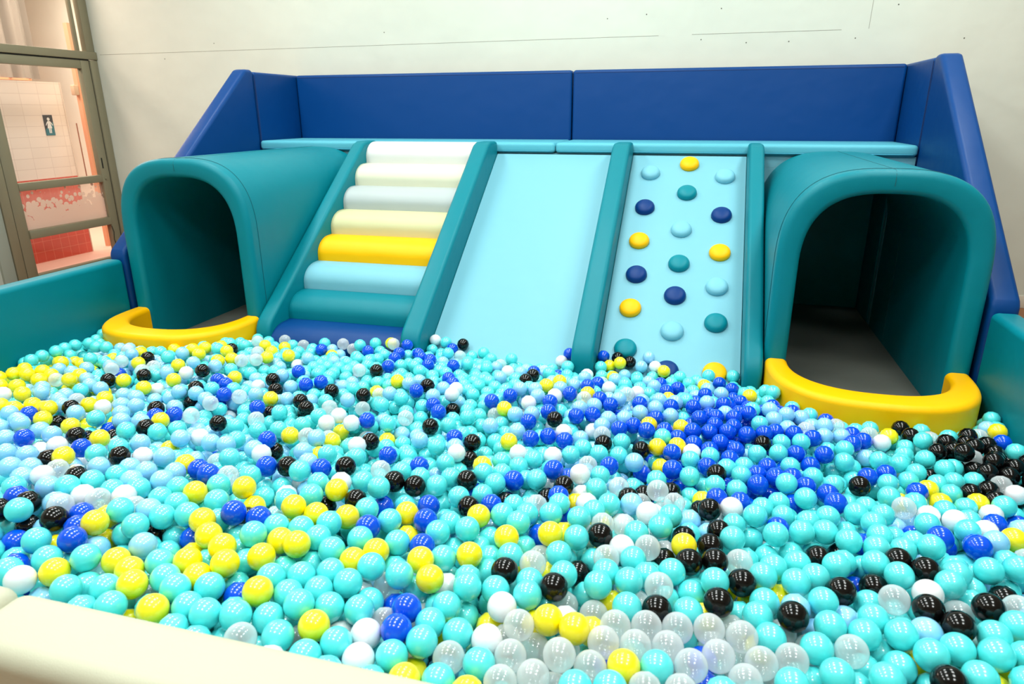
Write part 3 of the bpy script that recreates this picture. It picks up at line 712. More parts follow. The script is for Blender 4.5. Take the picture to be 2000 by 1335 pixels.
    27859311543, 27954568019, 28335168316, 28608837271, 29156289253, 29441882799, 29977361232, 30274966645, 30346344813, 30798450690, 31167406270, 31464987575, 32166961505, 32666869632, 32857199172, 33416661056,
    33464256637, 33702117043, 34130516617, 34154345553, 34487601036, 35296650994, 35332476418, 36046371529, 36879357529, 36879435081, 37331753641, 37712514658, 37712340056, 38152867584, 38521728650, 38533552567,
    38533450605, 38985625658, 39342846164, 39354596077, 39735407007, 40163963657, 40187620592, 40627864193, 40925424315, 41460878137, 41568108056, 42139179028, 42389246563, 43460208281, 44126650001, 45721117270,
    46256564054, 46803975401, 47280098223, 48553394498, 49029460612, 49314896456, 49802845071, 50088550484, 50088339658, 50623836586, 50861959484, 51326073071, 51599647463, 52075633064, 52385131505, 52385260592,
    52896771641, 53123071386, 53836906810, 54313039501, 54931741816, 55122260403, 55526692004, 56288345428, 1677495, 525211344, 751244376, 1405783398, 1548603848, 2179332219, 2214896132, 2691007341,
    3178869520, 3512128347, 3809688317, 4059417131, 4273815911, 4595000796, 4904282181, 5106773871, 5404148317, 6023112837, 6332285282, 6725152883, 6760818646, 7165344740, 7546266876, 7819799604,
    8284035802, 9009869561, 9093161903, 9676300739, 9866584812, 10937732478, 11485181130, 11734987054, 12318184628, 12567969534, 12782161799, 13139242711, 13496270208, 13769848456, 14317373728, 14436251662,
    14793371034, 15031258263, 15400281204, 15971449298, 16042723718, 16816314753, 17589744851, 18125283715, 18232495274, 18577486382, 18732254151, 19029700788, 19077185722, 19338984889, 19529487681, 19803106295,
    20255499601, 20505346274, 21338356823, 21742901602, 22088053582, 22528375033, 22694788340, 22849506725, 22861581295, 23611148897, 23754021775, 24099075834, 24194409740, 24646403264, 25408153316, 25836588843,
    26371899795, 26776677368, 27038443222, 27264444795, 27811922383, 28228488365, 28680488781, 28918629165, 29501609830, 29620620813, 29918179319, 29965909288, 30239581757, 30298888718, 30775109190, 30941580097,
    31119974671, 31596202134, 31941081711, 32190999685, 32774172221, 33297727092, 33726281638, 34059386737, 34630548582, 34785170596, 34821115581, 34987593516, 35499286088, 35820586564, 36260956094, 36272692473,
    36629758486, 36855995365, 37224824658, 37522266064, 37677067057, 38057831630, 38331536143, 38486305550, 38878949143, 38974013120, 39116859148, 39711966644, 39795137570, 40259195977, 40521184136, 40628155050,
    40996981143, 41258890371, 41342301615, 41794446008, 41818098622, 42103724028, 42615581001, 43008200941, 43400910924, 44043574217, 44233847560, 44709921445, 44864537998, 45281212753, 45864152019, 46423535480,
    47244639050, 47720699005, 49291382714, 49648481946, 50576481592, 50767004498, 51266814578, 51754595907, 52052284658, 52897153092, 53801493739, 54503677452, 55538973938, 55681592260, 56288533917, 56288667344,
    1727145, 358856288, 703882361, 1025183054, 1715435282, 2477136754, 2476962096, 3036254705, 3655181125, 4190701753, 4630890104, 5249696788, 5832855868, 6130450781, 6701597868, 6796703816,
    7558237448, 7653661632, 8177177280, 9010044219, 9022073305, 9236288096, 9676429798, 9676594670, 9878734138, 10330947732, 10628553140, 11033180719, 11711435492, 12151822613, 12687217978, 12746696193,
    13163280587, 13877147620, 13889180200, 14686543214, 14686393100, 14734126511, 15305189256, 15495722676, 15531311111, 16090683798, 16173872232, 16733136833, 17090249211, 17518555089, 17685157917, 17947022128,
    18185136760, 18458711181, 18958545774, 19244026375, 19720051281, 19910566354, 20184326723, 20386594746, 20672071854, 20791188605, 20838676131, 21219594726, 21636056645, 22004907211, 22730926255, 23075960571,
    23087883819, 23528156267, 24956159760, 25027423736, 25539351274, 25789170260, 26265227002, 26384044491, 26788798204, 27133884778, 27466979344, 27954946215, 28133505148, 28704610354, 28776067152, 29132930239,
    29597142638, 29751940190, 30346785799, 30394509117, 30584947148, 31298797047, 31953219193, 32191366557, 32191233971, 32667423089, 32881437141, 33333853588, 33488505492, 33619338522, 34119148581, 34428475510,
    34499956524, 34964157599, 35213861851, 35213928820, 35439982375, 36023079442, 36320606987, 36796631094, 37165559557, 37974805022, 38177070546, 38426948622, 38807829522, 39248066136, 39307433556, 39664657522,
    40069183622, 40140458042, 40176252991, 40878404601, 40914154421, 40973475522, 41592314344, 41699522080, 42115976987, 42151519094, 42389561948, 42520639566, 42889554518, 42972801473, 43377457045, 43639173875,
    43758040059, 43960487430, 44555371552, 44793473480, 44924395004, 45745445445, 46530873586, 47351980522, 48363452970, 49113062092, 49958158446, 50517223092, 50529301928, 51278896907, 51719305050, 52516493498,
    53337572435, 53849328071, 54587218946, 55027386260, 55420215403, 55931905288, 2153396, 466197788, 787407201, 1263438226, 1798882673, 2013239817, 2715357058, 3286392739, 3381754110, 4000539774,
    4381228159, 4845383732, 5356993076, 5666553753, 6106791187, 6499571282, 6927877195, 7189620739, 7725260396, 8189322289, 8320102812, 8903203211, 9593536177, 10366927704, 10926277059, 11116715078,
    11735476907, 12306602658, 12413853570, 12735202125, 12901652401, 13472911565, 14091714665, 14151075141, 14877195186, 14888987120, 15448230736, 15662578141, 16209921770, 16269317204, 16566947089, 16864274798,
    17054797711, 17471228587, 17542600068, 17852160747, 18280474154, 18435156167, 18839787246, 19160967854, 19244272166, 19351607076, 19648906739, 19994161146, 20398746718, 20969817624, 21231739726, 21410177572,
    21505292312, 22028969718, 22302596652, 22326365647, 22802596160, 23183179145, 23326094225, 23528367086, 23694948298, 23968673554, 24242264641, 24337521579, 24397170792, 24694660753, 24765910631, 25503801281,
    25717927333, 26289208134, 26312896547, 26824715859, 27467224316, 27598268201, 28264552533, 29085694631, 29430864211, 29942515582, 30251981648, 31072949040, 31084960606, 32846157372, 32917378537, 33667180029,
    33774353046, 34333576816, 34381148305, 34964399050, 35535518033, 35571229554, 35761506473, 36285113935, 36606434488, 36951653865, 37153844567, 37487118494, 37844104935, 38320129001, 38712759526, 38796069102,
    39153150008, 39521903522, 40009977973, 40236018933, 40414504074, 40497678501, 41021492512, 41235621559, 41318795993, 42056739038, 42163773480, 42461297458, 42889756517, 43151585456, 43472797444, 43722777497,
    44246234976, 44258095531, 44293928944, 44615306758, 45103090348, 45210236443, 45900331253, 47245122001, 47637671945, 48101859071, 48839795592, 49208562242, 49875098637, 49874959508, 50184394057, 50862778400,
    50957803057, 51374292137, 51636225753, 52373927872, 53004774991, 53266389211, 53468842518, 53920965952, 54218382393, 55051452260, 55587053417, 56289023882, 2307774, 704365284, 704530197, 1370779698,
    2132358278, 2156302183, 2751197464, 3393793642, 3798464048, 4357805656, 4571862527, 5155046218, 5523897646, 5595279326, 5976181218, 6345029145, 6404514305, 7047135614, 7487323970, 7594587757,
    8106263725, 8463176639, 8855855183, 9593781149, 10105506033, 10319565592, 10450545637, 10974114929, 11033715988, 11128719644, 11497836581, 11676190169, 11937926625, 12318884417, 13092328565, 13675418407,
    13806447501, 14234637586, 14258552630, 15008228585, 15020236644, 15650789700, 15900725507, 16448062149, 16448194714, 16924063031, 17078912537, 17293007961, 17768933784, 17900002183, 18078405043, 18471076470,
    19137619536, 19161385145, 19208805798, 19482541295, 19530352066, 19792077256, 20137177922, 20529768770, 20636971537, 20791559111, 21065377718, 21446126024, 21850707669, 22647937683, 23231212647, 23528582763,
    23540483512, 23564312058, 24076018155, 24575839589, 25087577714, 25230209298, 25313552256, 25837211064, 26039445012, 26586953816, 26979523781, 27312892095, 27348468819, 27800641226, 27895971586, 28157707305,
    28336180218, 28966907270, 29466715096, 29514402099, 30537809078, 30775683491, 30871043630, 31680128557, 32060820463, 32156033602, 32299051536, 32525000516, 32989026560, 33072509380, 33358007466, 33643527426,
    34000747928, 34179072466, 34607476554, 34762109019, 34893246976, 35357277991, 35392984343, 35809334141, 35952217511, 36309274424, 36594779507, 36761410525, 37439753389, 37534854546, 37856235466, 38249012918,
    38332165067, 38677349515, 39498466966, 39534048401, 40176784746, 40414690799, 40771724525, 40819230482, 41069309282, 41592838510, 41640319931, 42283018183, 42413955983, 42973189917, 43508816417, 43794321403,
    44056201469, 44163169330, 44603416003, 44615456451, 44912963933, 45377143896, 45388889505, 45745830487, 46471845980, 46745423872, 47304866967, 47507073047, 47721268595, 48090204065, 48328124026, 48780537022,
    49018456968, 49565807543, 49839539505, 50386928634, 51136540938, 51791191494, 52386058718, 52683722889, 53254874253, 53730800354, 54004639941, 54182962260, 54456822854, 54968383113, 55563501826, 56289282868,
    56289412788, 2559677, 2629208, 716506728, 740475135, 1454338655, 1954177540, 2311247120, 2989407169, 2989467146, 3560582250, 3786787669, 4381721702, 4845947099, 5143342505, 5702736697,
    5869203299, 6214468611, 6357288722, 6499970190, 6892610278, 6987772533, 7523335170, 7559143193, 8189787943, 8237331375, 8856103704, 8880029137, 9522619021, 9808092630, 10010589394, 10296010593,
    10783962567, 11069674980, 11307545873, 11498078018, 11831177001, 12200059046, 12699828246, 12914174526, 14246895356, 14425258323, 14913305063, 15127578110, 15424984905, 15639086182, 15770027659, 16376973543,
    16626754943, 16841007978, 17352766879, 17638311624, 17983421685, 18019250634, 18590310852, 18947419742, 19482866865, 20292122901, 20410982508, 20446805954, 20863378200, 21101382379, 21303577961, 21624849106,
    21898679020, 22386558440, 22433982641, 22910178585, 23255162700, 23707415656, 23921465746, 24004778791, 24171582533, 24504649176, 24683218715, 25182980977, 25754226134, 26301468823, 26563485669, 27063058141,
    27301229991, 27646196298, 27872282775, 28657654634, 28729289628, 28979178627, 29252731214, 29371752977, 29800233078, 30038061186, 30157072491, 30514264158, 30621350634, 31037714456, 31347152501, 32168220945,
    32311171823, 33001224417, 33608265236, 33822471761, 33822303382, 34643375452, 34762452907, 35179050329, 35643037969, 35726331676, 36238185900, 36273685819, 36844944990, 36916342441, 37142357910, 37499578452,
    37713698400, 38213455910, 38618129935, 38653682018, 39022669959, 39427266025, 39843784050, 40248351990, 40498315844, 41069448476, 41473992882, 41819107330, 42354792746, 42366503375, 42711575959, 42771172934,
    43247120869, 43473347262, 44068252354, 44330038910, 44829946868, 44841657531, 45139291309, 45639174952, 45984107246, 46364973333, 47174208417, 47542996858, 47626310060, 48042848980, 48411850872, 49375708557,
    49732778060, 50006377456, 50172952480, 50768064844, 51017779022, 51541477352, 51672436011, 52160311903, 52326796830, 53064712295, 53445427890, 54147650298, 54278456246, 54980646826, 55123317732, 55718468051,
    2870679, 2804654, 1002499029, 1454663631, 2442388557, 2644580491, 3120545100, 3560838534, 3906025606, 4381934964, 4679609613, 5191191034, 5500671106, 5881481172, 6286008211, 6702605652,
    7011841501, 7047517491, 7488031055, 7523688137, 7749669718, 8546931092, 8618516915, 8987370560, 9272946620, 9629820075, 10070306176, 10082212498, 10284327369, 10760404859, 10855733911, 11510219456,
    11748114908, 12509616946, 12866778246, 13342637960, 13652086519, 13747325845, 14163702995, 14473221539, 14913546453, 15437153851, 15663113480, 15687120846, 16091506915, 16305713137, 16496225557, 16888859513,
    16996113885, 17138835630, 17305366086, 17686313401, 17840813173, 18316971044, 18400139016, 18673940102, 18923713648, 19375987985, 19518814638, 19732955593, 20006834867, 20554094092, 21149195096, 21363346557,
    22124845064, 22125010365, 22362925116, 22624708463, 22731913022, 23005519406, 23172104137, 23552981543, 23921709679, 24302580092, 24588128473, 24635853165, 24647799630, 25111780205, 25373605460, 25373548214,
    25873467585, 25968563019, 26765943531, 27289504641, 27610730714, 27765533061, 28110510190, 28193943974, 28277263826, 28717606233, 28943555165, 29491071059, 29740823630, 29978800380, 29978897928, 30252667383,
    30847677518, 31061842994, 31478217359, 31823351910, 31883030830, 32644444896, 33156215288, 33465520319, 34298509868, 34881774249, 34917394330, 35440965427, 35738592365, 35893148473, 36024233407, 36238202448,
    36595406416, 36678499361, 36833366934, 37130895508, 37892501934, 37951939704, 38558776403, 38903978305, 39427479882, 39855957274, 40260472868, 40843636397, 41069606354, 41474258418, 41474416305, 41640918746,
    41902606340, 42307419798, 42771316827, 42938064211, 43116493385, 43592451810, 43771074718, 44508766253, 45258560662, 45484674193, 45853441900, 46472353305, 46615020704, 47341105891, 47674138218, 48364390473,
    48995076158, 49018922287, 49637732452, 49732908526, 50232763511, 50494476445, 51018083004, 51291706445, 51446546831, 51958249896, 52541339746, 52910120368, 53719495291, 53743141676, 54552463792, 54980808197,
    55421153284, 56289772756, 56289934148, 3042558, 824236974, 1264453386, 1740417994, 2525912761, 2954361061, 3132735466, 3299262421, 3941970550, 4406060464, 4798851064, 5643705494, 5845918450,
    6429046106, 7012233921, 7155001574, 7226276072, 7833326837, 8047365481, 8820953022, 8904308498, 9534998754, 9534910799, 9903939935, 10272808925, 10784434934, 11034461600, 11403155275, 11665059859,
    12402937191, 12426554862, 12450404709, 13271629420, 13330989875, 13664180343, 14116439454, 14211582966, 14913746317, 15116154396, 15651658310, 15746798074, 16413051131, 16448877793, 17091400515, 17876881057,
    18364764355, 18495653380, 18626671953, 19090551488, 19530960553, 19923586467, 20340191033, 20375804379, 20744721438, 21149433012, 21542084487, 22053662288, 22351322896, 23148678973, 23172332365, 23588961039,
    23886244116, 24005300879, 24017315952, 24600387588, 24612361970, 24707393565, 25219282459, 25385732344, 25814282088, 26004609044, 26183014984, 26195058880, 26682769099, 27206558043, 27242142971, 27860883169,
    28396466595, 28515537323, 28848587381, 29098584487, 29134371525, 29764960323, 29872168389, 30193328011, 30538379937, 30693177396, 31181133844, 31300076934, 31514245931, 31990372251, 32121166400, 32299568917,
    32894681204, 32906542117, 33453858438, 33608676857, 33810971135, 34227424826, 34560783112, 34762928712, 34989122777, 35596061634, 35631568833, 36048129222, 36452703826, 36619394391, 37309542137, 37404693931,
    37547661536, 38154407368, 38249684849, 38630413915, 38725632742, 38975486355, 38999461697, 39415958623, 39427682441, 39856089862, 40153723398, 40677179313, 40855851146, 41236647207, 41843371857, 41867253218,
    42057750790, 42652592844, 42890758008, 43128554763, 43497602316, 44461411183, 45223105634, 45318248879, 45782457742, 45960790085, 46103571921, 46413095589, 46591594791, 46769979713, 46960350955, 47377061368,
    48067121459, 48150348421, 48686040767, 48900082917, 49471254504, 49483354382, 50006835977, 50102101574, 50221004008, 50792371896, 50839807946, 50851720951, 51137247889, 51446881885, 51625147441, 51756156662,
    52136973728, 52850861868, 53410333249, 53457828690, 54219491270, 54266969198, 54397903322, 55052473742, 55457003315, 55516528641, 55980635242, 56290178288, 27087518, 836378390, 1062387831, 1550255939,
    2371401466, 3144985508, 3370900295, 4156401452, 4596729040, 5251243417, 5560556379, 6143705008, 6631696351, 6929027973, 7440843789, 7833427890, 8261964753, 8714083876, 9202036761, 9535155811,
    9927974358, 10023098252, 10308743291, 10665669372, 10844202118, 11129850290, 11891419312, 11938990826, 12676692735, 12867243606, 12926779125, 13521627854, 13712199705, 14116646216, 14295149029, 14580909399,
    14985401789, 15247176456, 15354277740, 15830280396, 16139757831, 16639462988, 16758446302, 16949003441, 17270086316, 17436762854, 17639191962, 18067526149, 18126896025, 18757809908, 18852860314, 18900568379,
    19435920925, 19733547324, 20245110537, 20495080977, 21018676903, 21423360434, 21827911945, 22101534483, 22553752823, 22625281904, 23541574784, 23731898239, 24517301572, 25088497539, 25540701845, 26171499039,
    26171447022, 26587814356, 26695051314, 26909264305, 27504142843, 27551885613, 28015796452, 28753701396, 29336773760, 29527288847, 29848479956, 30086578802, 30360292340, 30657620427, 31074194473, 31240888343,
    31728645186, 32061970815, 32264310127, 32490213861, 32692723644, 33097278599, 33418410291, 33478014801, 33989796561, 34072966571, 34144366086, 34596720340, 34870277197, 35036827329, 35370046103, 35429629235,
    35762906662, 36167412602, 36179234820, 36429225392, 36762314169, 36905271284, 36988547666, 37226458857, 37381310255, 37750136214, 38309346243, 38464143812, 38487820742, 39415992777, 39868315627, 40272792770,
    40641878760, 40998871319, 41415262294, 41450931946, 41796174666, 42176788794, 42272112127, 42593430086, 42617222179, 42986027288, 43069489155, 43450232714, 44187938760, 44973419316, 45758920249, 46413252648,
    46556164228, 47103396900, 47139127413, 47389195742, 47936486913, 48364996666, 48424331333, 48745718413, 49126547302, 49126602819, 49542962420, 49721456603, 49947653820, 50364154358, 50661551893, 51197017816,
    51256653714, 51720809308, 52006297896, 52601427627, 52779790700, 53351026078, 53862736193, 53981609780, 54362480565, 54802843172, 54909788773, 55314595231, 55516766523, 56290304763, 3518347, 277362211,
    741430298, 1181657190, 1740890347, 1931472655, 2395383800, 2597767319, 3038130721, 3478388313, 3716245344, 4228043015, 5025381411, 5417994309, 5858360424, 6382034274, 6655586896, 7191181742,
    7595665876, 8000441204, 8416811369, 9023848169, 9237883333, 9761536197, 9975760179, 10546964036, 10630303048, 11213255726, 11284840260, 11296688243, 11534542181, 11939215015, 12522258686, 12689023543,
    13343362285, 13510134128, 13807606599, 14188272812, 14735767827, 14926251277, 15592518642, 16306479868, 16342334246, 16913517187, 17163472719, 17187093882, 17734515393, 18008211334, 18401027205, 19162668806,
    19198295833, 19567275336, 19567058904, 19793324167, 20007554757, 20066974718, 20388137854, 20852276775, 21185514833, 21970873315, 22006642826, 22042459125, 22744554777, 23196618627, 23577499674, 24029611578,
    24279463241, 24660286771, 24934113155, 25409934438, 25790969709, 25838471260, 26409684896, 26802259253, 27373634295, 27552161420, 27778188375, 28337366169, 28896749854, 29563133165, 29658321448, 29694081641,
    30289144312, 30324831082, 30419847864, 31014932242, 31193478561, 31491013113, 31835986735, 32561963255, 33097533715, 33620944707, 33751925669, 34108858267, 34204212644, 34739692215, 34906158280, 35227563700,
    35429940252, 35548941127, 36072379714, 36536515121, 36667554686, 36798385563, 37429060256, 37702794801, 37916891094, 38071615050, 38500073780, 38690362214, 39213952251, 39511434249, 39678227036, 39749644053,
    40380228763, 40987185092, 41320405645, 41641559246, 42141491581, 42319988649, 42879246298, 43141074977, 43367261483, 44033570700, 44414252064, 44628662430, 44723658553, 44902330389, 45758941739, 45925758166,
    46151640828, 46603887250, 46830119742, 47663168763, 47698690669, 48186565770, 48519845850, 48900727575, 49007840714, 49317093364, 49626539830, 49840788200, 50423895725, 50471568280, 50614204284, 51435454245,
    51506733033, 51542474341, 52220794732, 52244641504, 52315897180, 53101426196, 53172718130, 53922408036, 54160456574, 54969737200, 55029080071, 55505229690, 55540758686, 56290560133, 3756257, 705985721,
    943905662, 1455552784, 2276705301, 2467216801, 3074072302, 3109705326, 3787942642, 3847617308, 4478159840, 4966067242, 5275533299, 5537199921, 5953826592, 6917648864, 6929713777, 7322193284,
    7715058058, 8167135228, 8559947599, 8988203679, 9357310565, 9452378027, 9761798200, 10082985760, 10190286465, 10606621144, 10963674086, 11511071008, 11772856471, 12332096624, 12665464966, 13153228172,
    13498482501, 13974307249, 14224253211, 14307679624, 14581375271, 15628456757, 16223589256, 16675768669, 16699389805, 17294530600, 17508789634, 18151257110, 18865330142, 19603168186, 20269513052, 20424264749,
    20733490044, 20924074752, 21161935131, 21197580097, 21554583120, 21721322274, 21935597026, 21959280735, 22685289138, 23042230071, 23506407626, 23518289180, 24363010861, 25041447298, 25660089847, 26338529805,
    26862008187, 27088124847, 27730833571, 28075871138, 28278176857, 28409045840, 28968510200, 29063581134, 29491910743, 30146585840, 30717786486, 30765329526, 31479231679, 32288425484, 32288382644, 32514612550,
    32526617109, 33038173189, 33299946143, 33335764623, 33514276047, 34121035564, 34156857630, 34965998165, 35513478994, 35858417665, 36215477736, 36322720665, 36834334051, 36905736980, 37393507777, 37488798137,
    38155197738, 38202675694, 38643189088, 39011886270, 39345216481, 39488078624, 39833111696, 40344714772, 40368573749, 41035044469, 41094543560, 41451599126, 41641818247, 41808487791, 41963113668, 42665280588,
    43272159924, 43522206567, 44259901621, 44890693456, 45081008574, 45497488015, 45640241731, 45687923484, 46318560057, 46544743616, 47222920857, 47342092721, 47508525241, 48044041794, 48163210158, 48377235474,
    48865155795, 49555401890, 50090951255, 50328898200, 50983426951, 51149966644, 51602303459, 51780771168, 51971042088, 52327976008, 52566108161, 52637603480, 52804045614, 53351557133, 53398993451, 53625250595,
    53898778668, 54243931973, 54410587509, 54934253633, 55065178749, 55422046099, 55719538609, 55743464147, 56290906742, 56290685710, 3983939, 813323640, 1336808438, 1991318640, 2003135186, 2181862520,
    2800529242, 3407471592, 3538427126, 4323628197, 4656894271, 5442237836, 5466230637, 5489926085, 6132497759, 6548994690, 7001351658, 7310671579, 7679504658, 8084063522, 8155596015, 8548152152,
    8917066980, 8976730966, 9357408109, 9536019648, 10023962896, 10095309511, 10380720911, 10749768529, 10916336110, 11154357596, 11987455480, 12094331137, 12487144020, 12784699581, 13451158813, 13867476610,
    14188885508, 14759935234, 14843395630, 15283703051, 15521553069, 15783488664, 16069036641, 16485498569, 16878362571, 17044741742, 17175835029, 17425751637, 17830310050, 17889627708, 18258744623, 18627460033,
    18722648728, 19317781513, 19686657508, 20138885097, 20602991675, 20948039610, 21769118784, 22316490224, 22388051595, 22721154002, 23375730728, 23494626187, 24161155082, 24268052347, 24934585186, 25434452590,
    25815115756, 26326871242, 26671870169, 27195476785, 27433645531, 27552644259, 28135573249, 28242711273, 28706854064, 28921158644, 29099519507, 29516001578, 29646943102, 30075272710, 30598978101, 31110741453,
    31443773074, 31562920886, 31860304140, 31991257424, 32324551511, 32919436466, 33121792005, 33514372647, 33752394459, 34133229921, 34585338515, 34740129074, 35120975274, 35549283553, 36406262088, 37096311651,
    37465187688, 37917408116, 38250762445, 38369628682, 38857623532, 38893240462, 39012183987, 39702527060, 39785691168, 39988039133, 40452097560, 40582931598, 41213802504, 41356483931, 41582733570, 41939579990,
    42034913547, 42403847563, 42582317416, 42605935055, 42784518504, 43165363584, 43260564410, 43451038367, 43558147983, 43926872619, 44010155966, 44212536914, 44295843039, 44664805612, 44843155938, 45093213088,
    45569164557, 45783234658, 45890558483, 46402129417, 46521244161, 46985302595, 47068435211, 47342361675, 47794365731, 47794422543, 48341938512, 48639273697, 48687062095, 48984334651, 49365292643, 49698457193,
    50471999585, 50507639609, 51328701032, 51531102105, 51721548376, 52137880116, 52852041514, 52947087011, 53137588077, 53601636417, 53934944065, 54315632532, 54386973508, 54732184584, 55577043053, 55838871516,
    56291018309, 4183151, 337596518, 1551225208, 2622369078, 3395802445, 3943254589, 4145379941, 4562071724, 4907001134, 5454537399, 6085097637, 6216035658, 6632651975, 6787403540, 6823016501,
    7584630067, 7667892056, 8024912134, 8238983026, 8477123399, 9202894424, 9238656533, 9702756945, 9928996477, 10428772845, 10488076425, 10738066970, 11237888457, 11416353932, 12427832082, 12499400438,
    13177633505, 13558489962, 14165239117, 14522246971, 14712677981, 15498099309, 16140667494, 16200293075, 16426281979, 17045168581, 17461634002, 17878161567, 18235056168, 18294612981, 18723044054, 18972776418,
    19591806584, 19603609061, 20186733903, 20579504344, 20674567033, 21162547932, 21162466619, 21495618053, 21936041379, 22007317647, 22114579018, 22471530453, 22816482675, 22971326561, 23364085626, 23887665270,
    23899439966, 24125650787, 24696833672, 24720564483, 24768068738, 24887306661, 25470263804, 25517873808, 26124729092, 26220051178, 26910125067, 27017190543, 27671876439, 27671676235, 28397688424, 29123689106,
    29314075630, 29587572161, 29635242994, 29944785577, 30027956539, 30408686126, 30813430021, 31229803598, 31527314560, 31824968903, 32050931584, 32312893011, 32705474368, 33110004868, 33217236990, 33526525389,
    33764686844, 34347572896, 34633260907, 34847470540, 35014193460, 35406676361, 35668556420, 35882907760, 36061354798, 36108769625, 36692093622, 36763500067, 36953666015, 37382139109, 37703565480, 38036692407,
    38167609060, 38964964997, 39060025459, 39786068520, 39845432617, 40488038983, 40606965945, 41225947463, 41380546396, 41963624998, 42106555011, 42415985507, 42784760025, 43320309389, 43510789441, 44236584546,
    44498276452, 44831504900, 45022058011, 45248084959, 45390821113, 45795593158, 46128657008, 46949774460, 47342533546, 47961362393, 48163647539, 48544492612, 48972893061, 49008502523, 49365603112, 49698680997,
    50983930410, 51328945990, 51757329342, 52150007441, 52364323351, 52923595880, 52935540448, 53375819014, 53518465483, 54054102242, 54173175014, 54756139004, 55565388025, 55732103049, 56291235098, 56291183165,
    56291403455, 4620521, 1158735046, 1729935439, 1849141484, 2444047273, 3122245584, 3562748484, 3705429909, 4359961035, 4574038931, 5121466532, 5478599904, 5942566595, 6299720910, 6513811619,
    6775748504, 7096943903, 7180351557, 7227819889, 7929953564, 7965615958, 8310663011, 8679731313, 9131797978, 9191249452, 9643516345, 9929175403, 10417117794, 10559717841, 11214364820, 11642830913,
    11666488340, 12059303368, 12249562976, 12796921898, 12951754172, 13439679373, 13951273568, 14296489894, 14677345193, 14748510567, 15165081036, 15450743589, 15641147925, 16688389047, 17033342923, 17140582459,
    17533282004, 17842598899, 17866366115, 17961633411, 18378164490, 18782708911, 19246829505, 19579918355, 20163083991, 21055717319, 21234048988, 21876789228, 22685953991, 22804853365, 23019195556, 23518940011,
    23935464091, 24447150497, 25339591095, 25494291672, 26244078498, 26279733529, 26779564120, 26946052784, 27362727533, 27576847543, 27648250098, 27719514123, 28374150917, 28481239577, 28528721011, 29064402948,
    29207161438, 29861639955, 30325656333, 30504310774, 30694671434, 31468077011, 31587024041, 31694121877, 32110830984, 32908060942, 33253087876, 33729150476, 34276498368, 34288535349, 35109460428, 35323673532,
    35597496425, 35823645891, 36144861032, 37394333878, 37548973546, 38263117839, 38524728439, 39143696123, 39333956508, 39893441427, 40095626356, 40262132323, 40512080441, 40869074005, 41238092434, 41630743854,
    41951966413, 42463775347, 42546995316, 42773094393, 43379988274, 43522930962, 43796508849, 44284425956, 44724698368, 45391083556, 45510126538, 45843395892, 46271775326, 46771607332, 46878632990, 47271441875,
    47711650483, 48092492056, 48496991420, 48532792477, 48889809535, 49365806546, 49591805474, 49865649337, 50091597948, 50115314814, 50436715897, 50853317767, 50924601444, 51281622001, 51483860274, 51579248392,
    51590963221, 52209924277, 52316856762, 52876281991, 53506992805, 53685348892, 54316122896, 54316213000, 54601673385, 55113457007, 55648953934, 56291581542, 4861963, 825755497, 1361318857, 1373340934,
    2087334249, 3063004862, 3598693462, 4217318962, 4372106011, 4907498368, 5669210326, 5966607986, 6097655368, 6418846056, 6597482948, 7132980289, 7715943355, 7787298331, 8227621941, 8715697257,
    9048739435, 9084475254, 9596192292, 10215051413, 10512446848, 11012284955, 11512095850, 11714368319, 11845393448, 12416414990, 12678316035, 13047275970, 13570686998, 13642269327, 14261026984, 14737065903,
    15296281518, 15403493073, 15569855112, 15807911882, 16117353427, 16260112366, 16569609826, 17128891970, 17652467847, 18021402414, 18485443320, 18640279000, 18913846400, 19413566403, 19497083179, 19782504385,
    20234659326, 20306269089, 20674972899, 20817868245, 21519858808, 21520013207, 22245881946, 22257760427, 22650505500, 23019259389, 23138356942, 23471522802, 23542977514, 23959446462, 24590224349, 24780567586,
    24947063049, 25447040535, 25554014948, 26053846833, 26744088449, 26910587431, 27708079434, 27743671375, 28183858969, 28541075899, 28778957298, 29350233962, 29528629775, 29873697833, 30183163899, 30694846784,
    31289794740, 31337421934, 31444641361, 31920655764, 31991859470, 32515644476, 32908211833, 33312874427, 33753087396, 34133967490, 34538634599, 34847873277, 34883765483, 35502411498, 36252216469, 36513975344,
    36906555504, 37037696976, 37227974897, 37715811497, 38394178277, 38715442831, 39393827053, 40298160786, 40655160343, 41119278251, 41952214943, 42237920354, 42618699792, 42761429020, 43094758891, 43416072427,
    43606452274, 43677742500, 43915879821, 44201370920, 44879706342, 44939272350, 44951169818, 45605606109, 46045854290, 46474246497, 47295360448, 47759569361, 48104602434, 48580557340, 49151805794, 49782513124,
    50472614913, 50972446000, 50996380158, 51043783770, 51151054927, 51757916000, 51805527669, 52495594723, 52745518000, 52805099277, 53269296500, 53400067414, 53638134377, 54078444000, 54125862511, 54875691500,
    54958890469, 55601644441, 55672939000, 56291837875, 56291707963, 5106941, 718987962, 1480682423, 1980545791, 2265998399, 2432738000, 2872828700, 3099100742, 3848824458, 4074777829, 4776915918,
    5062404312, 5562235423, 5705172327, 6181196420, 6609631847, 7121135813, 7977970934, 8025559941, 9084755197, 9465452913, 10036698855, 10167696406, 10631799500, 10964926428, 11500440818, 11714734878,
    12178692275, 12440418292, 12559571914, 13118858298, 13213922317, 13725712427, 14201751346, 14868091490, 15034803917, 15736906529, 15796277469, 16212707050, 16236633868, 16641191442, 17093398847, 17391045001,
    17426662287, 17498012420, 17854945500, 18271519588, 19009305365, 19128424784, 19973282777, 20056621762, 20520741920, 20627694501, 20841968847, 21032249413, 21389400711, 21865277406, 21865417812, 22591202403,
